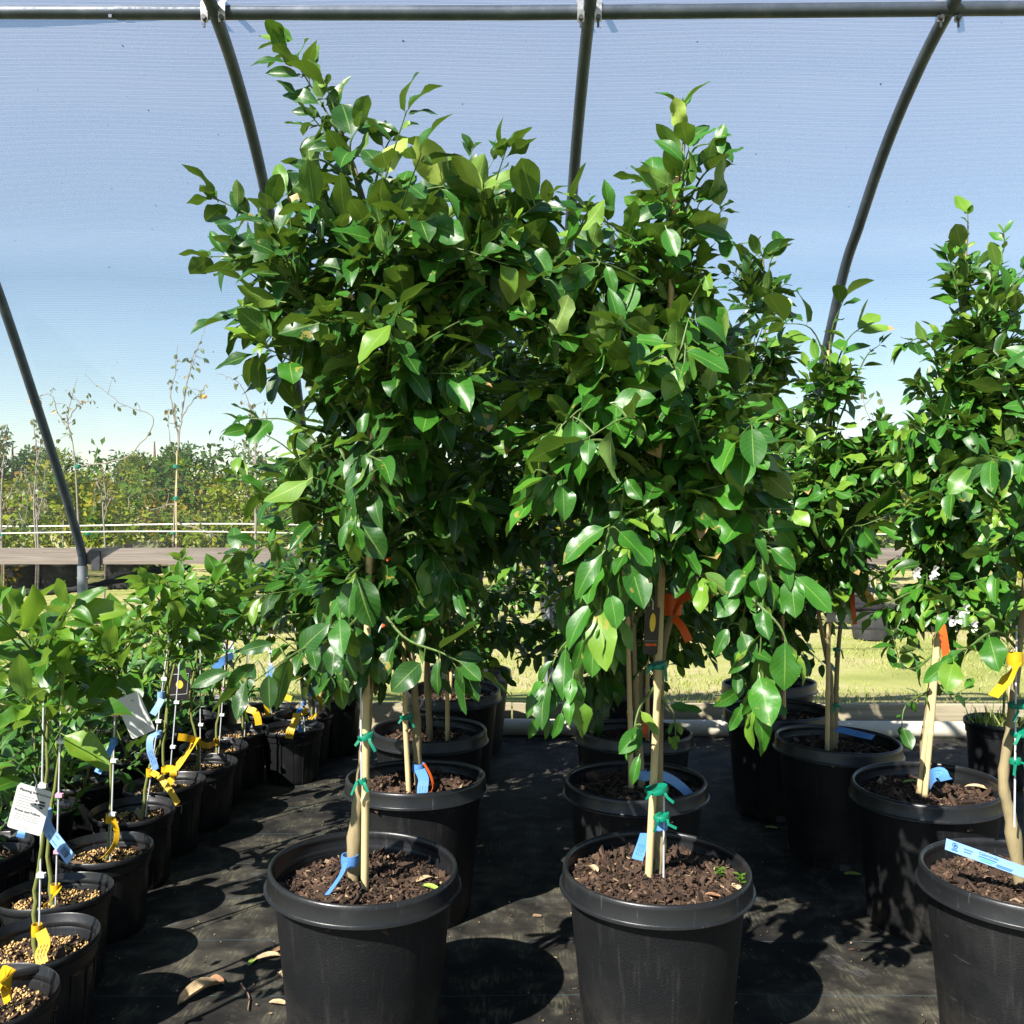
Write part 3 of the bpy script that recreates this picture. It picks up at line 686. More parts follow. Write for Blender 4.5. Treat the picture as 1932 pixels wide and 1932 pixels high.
# ------------------------------------------------------------------ row behind the left front pot
G = dict
big_tree('B1', 'tallest citrus tree with a long top shoot leaning left, in the left front pot', 687, 1637, 2.205,
    [(666, 1652), (671, 1560), (686, 1440), (694, 1320), (697, 1200), (700, 950), (703, 700), (704, 480), (672, 330), (640, 250)],
    [(240, 600, 690), (330, 560, 760), (385, 530, 1060), (480, 490, 1060), (560, 475, 1050), (650, 490, 1010), (760, 495, 980), (860, 480, 960), (960, 520, 920), (1060, 570, 850), (1150, 590, 800), (1225, 640, 770)],
    175, .083, 21, 'citrus_leaf', T_HI, [((686, 1660, 2.17), (712, 345, 2.19))], [((682, 1470, 2.14), (680, 1190, 2.14))],
    [(685, 1207, 2.15, .020), (690, 1390, 2.15, .018), (683, 1474, 2.15, .010)],
    [([(700, 430, 2.2), (645, 270, 2.19), (585, 160, 2.2), (530, 75, 2.2)], .088, G(spacing=.022, t0=.1, droop=-.15, tip=5, tone=.6)),
     ([(660, 300, 2.2), (640, 230, 2.15), (610, 150, 2.13)], .085, G(spacing=.025, droop=-.1, tip=3, tone=.5)),
     ([(668, 330, 2.2), (620, 260, 2.18), (585, 215, 2.18)], .085, G(spacing=.024, t0=.1, droop=0, tip=3, tone=.45)),
     ([(665, 340, 2.2), (600, 300, 2.16), (560, 330, 2.15)], .085, G(spacing=.024, t0=.1, droop=.1, tip=3, tone=.45)),
     ([(680, 380, 2.2), (660, 280, 2.1), (680, 235, 2.08)], .085, G(spacing=.024, t0=.1, droop=0, tip=3, tone=.5)),
     ([(690, 420, 2.2), (720, 300, 2.17), (740, 255, 2.17)], .088, G(spacing=.026, droop=0, tip=3)),
     ([(650, 500, 2.2), (570, 455, 2.13), (470, 405, 2.1), (388, 365, 2.09)], .08, G(spacing=.026, t0=.15, droop=-.05, tip=4, tone=.5)),
     ([(640, 560, 2.2), (540, 520, 2.12), (470, 470, 2.1)], .085, G(spacing=.034, t0=.2, droop=.1, tip=2)),
     ([(640, 680, 2.2), (560, 600, 2.1), (470, 560, 2.05)], .085, G(spacing=.034, t0=.4, droop=.2, tip=3, tone=.75)),
     ([(640, 780, 2.2), (560, 690, 2.1), (490, 650, 2.05)], .08, G(spacing=.034, t0=.4, droop=.4, tip=3, tone=.7)),
     ([(650, 900, 2.2), (560, 800, 2.2), (470, 790, 2.2)], .075, G(spacing=.03, t0=.3, droop=.0, tip=3)),
     ([(700, 480, 2.15), (740, 400, 2.05), (800, 360, 2.0), (850, 350, 1.98)], .125, G(spacing=.05, t0=.4, droop=.15, tip=3, tone=.6)),
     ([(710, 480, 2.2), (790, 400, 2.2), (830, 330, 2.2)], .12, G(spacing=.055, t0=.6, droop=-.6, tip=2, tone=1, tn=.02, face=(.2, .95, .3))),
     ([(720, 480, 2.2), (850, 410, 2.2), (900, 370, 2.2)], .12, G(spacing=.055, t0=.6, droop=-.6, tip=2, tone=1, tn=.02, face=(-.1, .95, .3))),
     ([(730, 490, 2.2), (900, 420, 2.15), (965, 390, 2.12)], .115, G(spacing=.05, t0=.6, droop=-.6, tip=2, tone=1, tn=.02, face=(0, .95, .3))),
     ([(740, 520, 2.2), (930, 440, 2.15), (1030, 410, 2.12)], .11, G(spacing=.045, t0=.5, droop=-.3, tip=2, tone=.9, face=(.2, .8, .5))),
     ([(740, 560, 2.2), (900, 470, 2.1), (1010, 470, 2.05)], .11, G(spacing=.045, t0=.5, droop=.5, tip=2, tone=.6)),
     ([(720, 560, 2.2), (830, 470, 2.0), (960, 500, 1.95)], .10, G(spacing=.045, t0=.4, droop=.6, tip=2, tone=.7)),
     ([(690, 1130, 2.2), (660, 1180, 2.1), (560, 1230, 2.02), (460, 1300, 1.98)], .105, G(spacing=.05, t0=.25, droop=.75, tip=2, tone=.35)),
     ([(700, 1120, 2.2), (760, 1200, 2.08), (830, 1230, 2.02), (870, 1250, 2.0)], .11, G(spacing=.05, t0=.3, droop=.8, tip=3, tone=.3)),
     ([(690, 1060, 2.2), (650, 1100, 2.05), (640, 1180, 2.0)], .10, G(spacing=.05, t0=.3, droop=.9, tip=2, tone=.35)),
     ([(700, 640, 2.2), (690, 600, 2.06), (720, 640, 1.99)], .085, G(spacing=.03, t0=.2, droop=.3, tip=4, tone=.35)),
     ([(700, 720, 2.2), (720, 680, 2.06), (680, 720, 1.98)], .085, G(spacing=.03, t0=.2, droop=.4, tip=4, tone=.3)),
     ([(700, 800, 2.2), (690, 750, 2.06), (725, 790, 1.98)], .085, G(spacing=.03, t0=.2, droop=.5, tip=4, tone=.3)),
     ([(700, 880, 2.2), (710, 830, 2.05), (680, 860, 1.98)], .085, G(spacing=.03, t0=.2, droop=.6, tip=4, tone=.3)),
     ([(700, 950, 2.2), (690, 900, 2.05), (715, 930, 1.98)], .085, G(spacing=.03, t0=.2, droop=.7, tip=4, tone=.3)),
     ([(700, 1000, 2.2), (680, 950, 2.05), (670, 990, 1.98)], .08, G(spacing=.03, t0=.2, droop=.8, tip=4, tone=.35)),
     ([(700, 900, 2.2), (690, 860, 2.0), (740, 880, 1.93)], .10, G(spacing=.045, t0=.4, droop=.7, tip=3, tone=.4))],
    heroes=[(541, 117, 515, 50, 2.18, 1, .8), (547, 120, 474, 103, 2.18, 0, .3), (570, 146, 503, 126, 2.17, 0, .35), (565, 182, 526, 149, 2.18, 0, .2), (570, 126, 608, 91, 2.18, 1, .6), (611, 193, 585, 115, 2.15, 1, .6), (611, 223, 553, 199, 2.16, 0, .2), (611, 200, 636, 188, 2.17, 0, .3), (658, 234, 748, 250, 2.14, 0, .45), (635, 258, 567, 258, 2.14, 0, .25), (640, 280, 585, 272, 2.13, 0, .3), (600, 328, 547, 296, 2.12, 0, .35), (611, 375, 553, 352, 2.12, 1, .6), (660, 300, 700, 255, 2.12, 1, .5),
      (412, 381, 383, 346, 2.1, 0, .4), (474, 410, 436, 363, 2.09, 0, .4), (477, 413, 506, 387, 2.1, 1, .6), (444, 419, 392, 407, 2.1, 0, .45), (541, 469, 503, 410, 2.08, 0, .2), (541, 475, 441, 469, 2.06, 0, .3), (548, 520, 480, 512, 2.06, 0, .25),
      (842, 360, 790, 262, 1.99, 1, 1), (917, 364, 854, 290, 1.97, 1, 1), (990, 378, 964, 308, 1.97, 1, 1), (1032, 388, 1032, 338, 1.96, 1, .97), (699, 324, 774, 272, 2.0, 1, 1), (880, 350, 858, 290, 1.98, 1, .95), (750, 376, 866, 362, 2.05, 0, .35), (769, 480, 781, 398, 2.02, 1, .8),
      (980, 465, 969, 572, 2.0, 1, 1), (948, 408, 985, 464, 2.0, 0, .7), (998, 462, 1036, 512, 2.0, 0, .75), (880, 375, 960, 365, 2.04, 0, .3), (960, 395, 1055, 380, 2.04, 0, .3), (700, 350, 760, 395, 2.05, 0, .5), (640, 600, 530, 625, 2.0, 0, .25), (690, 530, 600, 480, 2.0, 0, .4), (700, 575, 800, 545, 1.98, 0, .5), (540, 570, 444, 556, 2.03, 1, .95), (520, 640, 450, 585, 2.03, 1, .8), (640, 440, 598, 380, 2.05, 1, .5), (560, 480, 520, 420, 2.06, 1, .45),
      (790, 770, 770, 705, 1.97, 0, .35), (720, 880, 640, 930, 1.95, 0, .35), (590, 900, 505, 950, 2.05, 1, .9), (710, 850, 790, 820, 1.96, 0, .5),
      (486, 1245, 432, 1309, 1.98, 0, .3), (464, 1279, 447, 1356, 1.96, 0, .15), (440, 1265, 358, 1288, 1.98, 0, .3), (522, 1213, 452, 1226, 2.0, 0, .3), (560, 1235, 610, 1180, 2.02, 0, .4), (633, 1205, 626, 1270, 2.0, 0, .3), (640, 1225, 676, 1275, 2.0, 0, .25), (668, 1090, 650, 1160, 2.0, 0, .5),
      (800, 1245, 740, 1300, 2.02, 0, .3), (830, 1240, 815, 1305, 2.0, 0, .35), (850, 1240, 905, 1240, 2.0, 0, .3), (855, 1250, 900, 1320, 2.0, 0, .2)],
    tone=.28, n_chip=1250, soil_z=.375, potk=0, r_trunk=.0155)
big_tree('B2', 'citrus tree with an orange ribbon, in the pot right behind the left front pot', 785, 1465, 2.945,
    [(790, 1458), (784, 1330), (774, 1170), (776, 900), (785, 650), (830, 430)],
    [(400, 760, 1090), (500, 620, 1100), (700, 570, 1070), (900, 480, 1050), (1050, 440, 1000), (1150, 450, 960), (1225, 500, 900), (1270, 600, 860)],
    165, .078, 22, 'citrus_leaf', T_MID, [((773, 1492, 2.90), (752, 1040, 2.93))], None, [(767, 1352, 2.9, .020)],
    [([(760, 1020, 2.94), (640, 1000, 2.9), (530, 960, 2.9), (445, 895, 2.9)], .085, G(spacing=.035, t0=.25, droop=0, tip=3, tone=.6)),
     ([(750, 1090, 2.94), (640, 1080, 2.85), (520, 1080, 2.8), (440, 1040, 2.8)], .09, G(spacing=.038, t0=.25, droop=.2, tip=3, tone=.5)),
     ([(750, 1130, 2.94), (640, 1150, 2.85), (540, 1160, 2.8), (450, 1160, 2.8)], .09, G(spacing=.04, t0=.25, droop=.4, tip=3, tone=.45)),
     ([(770, 900, 2.94), (600, 880, 2.85), (520, 830, 2.8), (450, 800, 2.8)], .075, G(spacing=.034, t0=.4, droop=.1, tip=3, tone=.5)),
     ([(760, 980, 2.94), (600, 960, 2.75), (520, 990, 2.7)], .09, G(spacing=.036, t0=.3, droop=.4, tip=3, tone=.75))],
    tone=.28, n_chip=800, soil_z=.375, potk=1, r_trunk=.013)
big_tree('B3', 'citrus tree in the third large pot of the middle left row', 810, 1374, 3.58,
    [(812, 1385), (806, 1250), (810, 1000), (820, 700), (880, 420), (890, 330)],
    [(390, 840, 960), (450, 790, 1030), (600, 700, 1080), (900, 560, 1080), (1100, 520, 1040), (1200, 560, 990), (1250, 640, 960)],
    140, .075, 23, 'citrus_leaf', T_MID, [((846, 1372, 3.55), (840, 900, 3.57))], None, (),
    [([(885, 420, 3.58), (880, 340, 3.58), (895, 265, 3.58)], .08, G(spacing=.034, droop=-.3, tip=3, tone=.15)),
     ([(880, 420, 3.58), (910, 340, 3.58), (935, 295, 3.58)], .08, G(spacing=.034, droop=-.3, tip=3, tone=.15))],
    tone=.3, n_chip=420, potk=2, r_trunk=.012)
big_tree('B4', 'citrus tree with a white tag, in the fourth large pot of the middle left row', 855, 1301, 4.36,
    [(866, 1306), (864, 1200), (872, 1000), (860, 750), (850, 600)],
    [(560, 780, 1010), (800, 700, 1080), (1000, 690, 1090), (1150, 700, 1080), (1240, 760, 1040)],
    105, .078, 24, 'citrus_leaf', T_MID, [((849, 1312, 4.33), (866, 890, 4.36))], None, [(851, 1135, 4.32, .022)],
    [([(870, 1130, 4.36), (960, 1120, 4.3), (1040, 1110, 4.25)], .085, G(spacing=.04, droop=.4, tip=3, tone=.25)),
     ([(866, 1180, 4.36), (940, 1200, 4.3), (1010, 1200, 4.25), (1060, 1230, 4.2)], .085, G(spacing=.045, droop=.5, tip=2, tone=.2))],
    tone=.4, n_chip=260, potk=0, r_trunk=.012)
big_tree('B5', 'citrus tree in the last pot of the middle left row, against the low board', 885, 1264, 4.92,
    [(890, 1262), (888, 1150), (895, 900), (890, 700)],
    [(640, 820, 970), (900, 760, 1040), (1080, 790, 1060), (1220, 810, 1040)],
    75, .078, 25, 'lime_leaf', T_MID, [((900, 1262, 4.9), (905, 980, 4.9))], None, (), (),
    tone=.45, n_chip=200, potk=1, r_trunk=.011)

# ------------------------------------------------------------------ row behind the right front pot
big_tree('C1', 'bright leaved citrus tree with a narrow spire top, in the middle front pot', 1238, 1637, 2.205,
    [(1243, 1655), (1246, 1560), (1241, 1440), (1240, 1250), (1245, 1050), (1255, 800), (1265, 600), (1278, 420), (1292, 250)],
    [(235, 1272, 1312), (300, 1230, 1345), (380, 1220, 1370), (430, 1095, 1390), (500, 1040, 1410), (600, 1000, 1430), (700, 975, 1450), (800, 955, 1460), (900, 965, 1460), (1000, 1040, 1420), (1080, 1080, 1350)],
    170, .082, 31, 'lime_leaf', T_HI, [((1224, 1660, 2.17), (1277, 300, 2.2))], [((1252, 1655, 2.15), (1253, 1480, 2.15))],
    [(1240, 1256, 2.14, .022), (1238, 1490, 2.13, .026), (1248, 1541, 2.14, .018)],
    [([(1280, 420, 2.2), (1290, 300, 2.2), (1285, 200, 2.2)], .085, G(spacing=.025, t0=.1, droop=-.3, tip=4, tone=.65)),
     ([(1282, 420, 2.2), (1320, 340, 2.15), (1350, 310, 2.13)], .085, G(spacing=.024, t0=.1, droop=.05, tip=3, tone=.45)),
     ([(1280, 430, 2.2), (1240, 360, 2.15), (1215, 340, 2.13)], .085, G(spacing=.024, t0=.1, droop=.05, tip=3, tone=.55)),
     ([(1285, 400, 2.2), (1290, 320, 2.08), (1300, 280, 2.06)], .085, G(spacing=.024, t0=.1, droop=0, tip=3, tone=.5)),
     ([(1290, 330, 2.2), (1310, 280, 2.18), (1345, 270, 2.16)], .075, G(spacing=.034, droop=.1, tip=3, tone=.4)),
     ([(1270, 500, 2.2), (1180, 440, 2.12), (1110, 400, 2.08)], .095, G(spacing=.04, droop=.0, tip=3, tone=.7)),
     ([(1260, 560, 2.2), (1150, 500, 2.0), (1080, 500, 1.95)], .095, G(spacing=.04, droop=.35, tip=3, tone=.65)),
     ([(1290, 480, 2.2), (1350, 440, 2.15), (1380, 460, 2.12)], .085, G(spacing=.036, droop=.2, tip=3, tone=.45)),
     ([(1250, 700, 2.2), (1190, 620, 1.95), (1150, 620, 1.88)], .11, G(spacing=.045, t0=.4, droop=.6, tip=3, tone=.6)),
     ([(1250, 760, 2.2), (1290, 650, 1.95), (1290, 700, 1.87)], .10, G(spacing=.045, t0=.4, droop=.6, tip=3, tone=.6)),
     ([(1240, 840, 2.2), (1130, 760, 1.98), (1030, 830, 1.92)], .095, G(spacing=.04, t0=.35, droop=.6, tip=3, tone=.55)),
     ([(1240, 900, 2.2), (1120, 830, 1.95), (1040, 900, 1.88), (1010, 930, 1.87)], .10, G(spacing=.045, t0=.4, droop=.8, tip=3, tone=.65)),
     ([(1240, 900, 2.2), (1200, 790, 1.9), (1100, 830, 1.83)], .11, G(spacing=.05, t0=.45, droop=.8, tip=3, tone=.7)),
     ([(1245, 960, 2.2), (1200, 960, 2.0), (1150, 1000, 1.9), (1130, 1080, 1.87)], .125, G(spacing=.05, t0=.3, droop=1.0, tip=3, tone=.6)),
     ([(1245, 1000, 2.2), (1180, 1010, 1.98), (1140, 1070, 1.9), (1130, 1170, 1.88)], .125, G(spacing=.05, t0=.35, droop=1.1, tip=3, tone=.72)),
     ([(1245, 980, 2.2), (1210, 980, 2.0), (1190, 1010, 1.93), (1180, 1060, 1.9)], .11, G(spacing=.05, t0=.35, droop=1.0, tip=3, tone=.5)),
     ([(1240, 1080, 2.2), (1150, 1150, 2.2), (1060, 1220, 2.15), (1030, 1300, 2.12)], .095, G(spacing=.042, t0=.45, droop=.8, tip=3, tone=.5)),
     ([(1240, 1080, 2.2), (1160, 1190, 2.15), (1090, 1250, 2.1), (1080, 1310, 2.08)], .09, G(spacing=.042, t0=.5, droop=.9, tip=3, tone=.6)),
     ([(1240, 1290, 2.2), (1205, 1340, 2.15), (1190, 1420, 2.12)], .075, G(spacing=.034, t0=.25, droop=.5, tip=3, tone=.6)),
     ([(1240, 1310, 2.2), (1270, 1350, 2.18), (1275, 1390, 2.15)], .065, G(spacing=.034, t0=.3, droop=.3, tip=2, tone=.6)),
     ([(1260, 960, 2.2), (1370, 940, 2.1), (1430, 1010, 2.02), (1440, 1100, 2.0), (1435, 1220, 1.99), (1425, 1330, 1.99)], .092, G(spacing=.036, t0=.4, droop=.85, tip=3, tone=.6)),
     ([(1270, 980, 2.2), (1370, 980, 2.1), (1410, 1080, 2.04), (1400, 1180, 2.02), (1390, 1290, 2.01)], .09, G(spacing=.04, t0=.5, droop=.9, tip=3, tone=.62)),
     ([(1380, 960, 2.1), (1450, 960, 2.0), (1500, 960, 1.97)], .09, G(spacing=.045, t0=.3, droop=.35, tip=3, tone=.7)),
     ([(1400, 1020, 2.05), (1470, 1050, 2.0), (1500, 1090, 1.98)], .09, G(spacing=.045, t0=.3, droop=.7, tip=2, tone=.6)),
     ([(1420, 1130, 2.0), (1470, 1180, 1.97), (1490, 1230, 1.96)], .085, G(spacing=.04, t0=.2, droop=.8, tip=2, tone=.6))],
    heroes=[(1285, 254, 1276, 186, 2.16, 1, 1), (1300, 330, 1258, 270, 2.14, 1, .8), (1290, 360, 1320, 290, 2.12, 1, .8), (1255, 425, 1275, 482, 2.03, 0, .6), (1285, 330, 1345, 275, 2.12, 0, .3), (1310, 380, 1365, 350, 2.1, 0, .3), (1262, 350, 1205, 320, 2.1, 1, .85), (1265, 390, 1200, 400, 2.1, 0, .3), (1300, 430, 1380, 440, 2.08, 0, .35),
      (1168, 635, 1162, 542, 1.88, 0, .6), (1180, 640, 1250, 640, 1.88, 0, .7), (1040, 640, 1075, 560, 1.95, 1, .3), (1090, 440, 1145, 385, 2.05, 1, .9), (1110, 480, 1130, 420, 2.0, 1, .7), (1130, 500, 1060, 540, 1.95, 0, .6), (1330, 520, 1340, 560, 2.0, 1, .7), (1300, 600, 1380, 625, 1.98, 0, .5),
      (1081, 786, 1081, 858, 1.84, 0, .65), (1060, 800, 1042, 866, 1.86, 1, .9), (1011, 886, 972, 950, 1.87, 0, .6), (1051, 889, 1002, 948, 1.86, 0, .65), (1061, 906, 1067, 975, 1.86, 0, .6), (1140, 830, 1100, 880, 1.88, 0, .6), (1150, 760, 1230, 745, 1.88, 0, .6), (1180, 900, 1205, 940, 1.88, 0, .5),
      (1150, 990, 1057, 1040, 1.87, 0, .6), (1162, 996, 1228, 1062, 1.86, 0, .6), (1142, 1037, 1077, 1115, 1.86, 0, .55), (1160, 1055, 1225, 1120, 1.88, 0, .55), (1121, 1133, 1060, 1210, 1.87, 0, .6), (1151, 1114, 1164, 1180, 1.85, 0, .75), (1121, 1193, 1117, 1272, 1.86, 0, .8), (1147, 1179, 1180, 1250, 1.88, 0, .6), (1100, 1200, 1090, 1260, 1.92, 0, .5),
      (1411, 1073, 1373, 1118, 2.0, 0, .5), (1418, 1069, 1438, 1121, 1.99, 0, .55), (1398, 1119, 1351, 1158, 1.99, 0, .55), (1415, 1153, 1461, 1195, 1.98, 0, .55), (1375, 1179, 1351, 1231, 1.99, 0, .5), (1461, 1103, 1478, 1155, 1.98, 0, .55), (1418, 1229, 1384, 1268, 1.98, 0, .55), (1412, 1225, 1460, 1245, 1.98, 0, .5), (1430, 1287, 1412, 1348, 1.98, 0, .6), (1409, 1287, 1361, 1335, 1.99, 0, .55), (1403, 1327, 1378, 1376, 1.99, 0, .6), (1442, 1336, 1444, 1400, 1.98, 0, .6), (1455, 1317, 1482, 1347, 1.98, 0, .45), (1440, 1000, 1512, 985, 1.97, 0, .6), (1450, 1030, 1500, 1070, 1.97, 0, .5), (1420, 1010, 1455, 1055, 1.98, 0, .45),
      (1025, 1292, 991, 1347, 2.1, 0, .5), (1032, 1300, 1040, 1347, 2.1, 0, .5), (1016, 1345, 1003, 1390, 2.1, 0, .6), (1022, 1341, 1040, 1388, 2.1, 0, .6), (1061, 1339, 1048, 1390, 2.09, 0, .6), (1068, 1325, 1085, 1360, 2.09, 0, .55), (1215, 1370, 1170, 1420, 2.1, 0, .6), (1208, 1420, 1190, 1475, 2.08, 0, .55)],
    tone=.5, n_chip=1400, soil_z=.395, potk=1, r_trunk=.0125, extra_stems=[[(1243, 1655, 2.2), (1246, 1300, 2.22), (1262, 1180, 2.25), (1310, 1060, 2.3), (1330, 960, 2.3)]])
big_tree('C2', 'citrus tree with a bent blue tag, in the pot right behind the middle front pot', 1199, 1473, 2.905,
    [(1212, 1490), (1203, 1380), (1195, 1200), (1190, 950), (1200, 700), (1220, 480)],
    [(420, 1010, 1340), (600, 990, 1420), (800, 960, 1480), (1000, 970, 1490), (1130, 1000, 1440), (1260, 1030, 1340), (1320, 1060, 1260)],
    125, .078, 32, 'citrus_leaf', T_MID, [((1190, 1480, 2.88), (1184, 1000, 2.9))], None, (),
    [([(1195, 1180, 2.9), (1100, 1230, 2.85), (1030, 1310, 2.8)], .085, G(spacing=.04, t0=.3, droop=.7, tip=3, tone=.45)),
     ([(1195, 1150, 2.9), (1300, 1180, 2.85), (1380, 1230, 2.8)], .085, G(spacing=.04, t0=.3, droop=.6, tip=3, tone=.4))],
    tone=.35, n_chip=800, soil_z=.385, potk=2, r_trunk=.012)
big_tree('C3', 'citrus tree with an orange strip low on its stem, third in the middle right row', 1197, 1378, 3.55,
    [(1205, 1385), (1208, 1250), (1215, 1000), (1225, 700), (1230, 560)],
    [(520, 1100, 1340), (700, 1000, 1420), (900, 980, 1480), (1080, 1020, 1440), (1230, 1040, 1400), (1300, 1080, 1340)],
    100, .078, 33, 'citrus_leaf', T_MID, [((1220, 1385, 3.53), (1226, 950, 3.55))], None, (), (),
    tone=.35, n_chip=420, potk=0, r_trunk=.012)
big_tree('C4', 'citrus tree in the last pot of the middle right row', 1160, 1292, 4.52,
    [(1165, 1292), (1168, 1180), (1170, 900), (1175, 680)],
    [(640, 1090, 1290), (850, 1040, 1360), (1050, 1010, 1370), (1240, 1020, 1320)],
    75, .08, 34, 'citrus_leaf', T_MID, [((1150, 1292, 4.5), (1152, 1000, 4.5))], None, (),
    [([(1165, 1150, 4.52), (1080, 1150, 4.5), (1010, 1200, 4.45)], .085, G(spacing=.045, t0=.3, droop=.6, tip=3, tone=.2))],
    tone=.3, n_chip=200, potk=1, r_trunk=.011)

# ------------------------------------------------------------------ right row
big_tree('D1', 'citrus tree with a thick curved trunk, in the front pot at the right edge', 1927, 1646, 2.165,
    [(1928, 1625), (1908, 1550), (1893, 1470), (1908, 1360), (1920, 1250), (1934, 1100), (1950, 900), (1960, 650)],
    [(560, 1950, 2150), (760, 1910, 2200), (900, 1880, 2230), (1040, 1880, 2230), (1120, 1900, 2200)],
    85, .078, 41, 'lime_leaf', T_HI, [((1940, 1640, 2.2), (1948, 900, 2.2))], [((1914, 1560, 2.12), (1918, 1180, 2.13))],
    [(1922, 1330, 2.13, .022), (1926, 1383, 2.13, .022), (1915, 1436, 2.13, .012)],
    [([(1930, 1130, 2.15), (1890, 1080, 2.05), (1862, 1020, 2.0)], .07, G(spacing=.035, t0=.3, droop=.5, tip=3, tone=.6)),
     ([(1935, 1050, 2.15), (1900, 980, 2.02), (1870, 950, 1.98)], .075, G(spacing=.035, t0=.3, droop=.6, tip=3, tone=.6)),
     ([(1925, 1230, 2.15), (1880, 1190, 2.1), (1830, 1220, 2.06), (1800, 1240, 2.05)], .075, G(spacing=.034, t0=.3, droop=.35, tip=3, tone=.4)),
     ([(1925, 1200, 2.15), (1870, 1160, 2.1), (1790, 1150, 2.08)], .07, G(spacing=.034, t0=.3, droop=.3, tip=3, tone=.6)),
     ([(1950, 800, 2.15), (1900, 720, 2.1), (1860, 680, 2.05)], .075, G(spacing=.034, t0=.4, droop=.1, tip=3, tone=.6))],
    tone=.5, n_chip=1200, soil_z=.385, potk=2, r_trunk=.0145)
big_tree('D2', 'tall citrus tree with small green fruit and white blossom, second in the right row', 1749, 1478, 2.87,
    [(1738, 1490), (1752, 1350), (1772, 1180), (1788, 1000), (1808, 700), (1824, 440)],
    [(430, 1800, 1855), (500, 1775, 1930), (600, 1745, 1960), (680, 1715, 1980), (760, 1715, 1980), (860, 1705, 1980), (960, 1700, 1960), (1050, 1680, 1940), (1120, 1670, 1930), (1180, 1690, 1900)],
    300, .066, 42, 'lime_leaf', T_MID, [((1732, 1480, 2.85), (1768, 1200, 2.85)), ((1745, 1485, 2.83), (1788, 950, 2.86))], None, (),
    [([(1820, 500, 2.87), (1826, 440, 2.87), (1826, 400, 2.87)], .07, G(spacing=.028, t0=.1, droop=-.3, tip=4, tone=.5)),
     ([(1816, 580, 2.87), (1800, 520, 2.84), (1790, 480, 2.83)], .07, G(spacing=.026, t0=.1, droop=-.1, tip=3, tone=.4)),
     ([(1816, 580, 2.87), (1835, 520, 2.84), (1848, 490, 2.83)], .07, G(spacing=.026, t0=.1, droop=-.1, tip=3, tone=.5)),
     ([(1816, 560, 2.87), (1822, 500, 2.8), (1815, 470, 2.79)], .07, G(spacing=.026, t0=.1, droop=0, tip=3, tone=.4)),
     ([(1840, 560, 2.87), (1890, 480, 2.85), (1895, 440, 2.85)], .07, G(spacing=.03, t0=.2, droop=-.2, tip=3, tone=.6)),
     ([(1800, 700, 2.87), (1740, 640, 2.8), (1705, 655, 2.78)], .07, G(spacing=.03, t0=.3, droop=.1, tip=3)),
     ([(1795, 860, 2.87), (1720, 800, 2.75), (1685, 830, 2.72)], .08, G(spacing=.034, t0=.4, droop=.5, tip=3, tone=.8)),
     ([(1765, 1230, 2.87), (1730, 1260, 2.8), (1700, 1250, 2.78), (1680, 1180, 2.77)], .06, G(spacing=.028, t0=.2, droop=.2, tip=3, tone=.25)),
     ([(1760, 1300, 2.87), (1710, 1330, 2.8), (1700, 1380, 2.78)], .065, G(spacing=.03, t0=.2, droop=.3, tip=3, tone=.4)),
     ([(1760, 1280, 2.87), (1790, 1310, 2.85), (1820, 1300, 2.83)], .06, G(spacing=.03, t0=.2, droop=.1, tip=2, tone=.3)),
     ([(1775, 1170, 2.87), (1820, 1130, 2.75), (1880, 1150, 2.7)], .07, G(spacing=.03, t0=.3, droop=.2, tip=3, tone=.55))],
    tone=.48, n_chip=800, soil_z=.375, potk=0, r_trunk=.0145)
big_tree('D3', 'twin stemmed citrus tree with large drooping top leaves, third in the right row', 1581, 1394, 3.42,
    [(1568, 1405), (1565, 1300), (1562, 1150), (1568, 900), (1565, 640)],
    [(610, 1540, 1600), (660, 1500, 1650), (720, 1460, 1690), (820, 1430, 1715), (920, 1425, 1735), (1000, 1430, 1720), (1070, 1455, 1700), (1120, 1490, 1670)],
    215, .066, 43, 'lime_leaf', T_MID, [((1562, 1402, 3.38), (1563, 660, 3.42))], None, [(1578, 1225, 3.38, .012), (1577, 1330, 3.38, .010)],
    [([(1565, 700, 3.42), (1530, 620, 3.38), (1465, 610, 3.35)], .16, G(spacing=.06, t0=.4, droop=.15, tip=3, tone=.45)),
     ([(1565, 700, 3.42), (1570, 620, 3.38), (1590, 570, 3.35)], .14, G(spacing=.06, t0=.4, droop=.0, tip=3, tone=.6)),
     ([(1565, 720, 3.42), (1600, 640, 3.36), (1640, 610, 3.33)], .13, G(spacing=.06, t0=.4, droop=.2, tip=3, tone=.6)),
     ([(1568, 720, 3.42), (1560, 670, 3.3), (1545, 650, 3.28)], .13, G(spacing=.06, t0=.4, droop=.4, tip=3, tone=.7)),
     ([(1580, 800, 3.42), (1630, 680, 3.35), (1660, 650, 3.33)], .06, G(spacing=.028, t0=.5, droop=.1, tip=3, tone=.5)),
     ([(1570, 1060, 3.42), (1600, 1000, 3.1), (1630, 990, 3.0), (1670, 975, 2.97)], .13, G(spacing=.07, t0=.6, droop=.4, tip=2, tone=.6))],
    tone=.52, n_chip=420, potk=1, r_trunk=.009, extra_stems=[[(1576, 1400, 3.42), (1580, 1250, 3.44), (1594, 1120, 3.46), (1620, 1000, 3.45)], [(1572, 1300, 3.42), (1545, 1160, 3.40), (1535, 1060, 3.4)]])
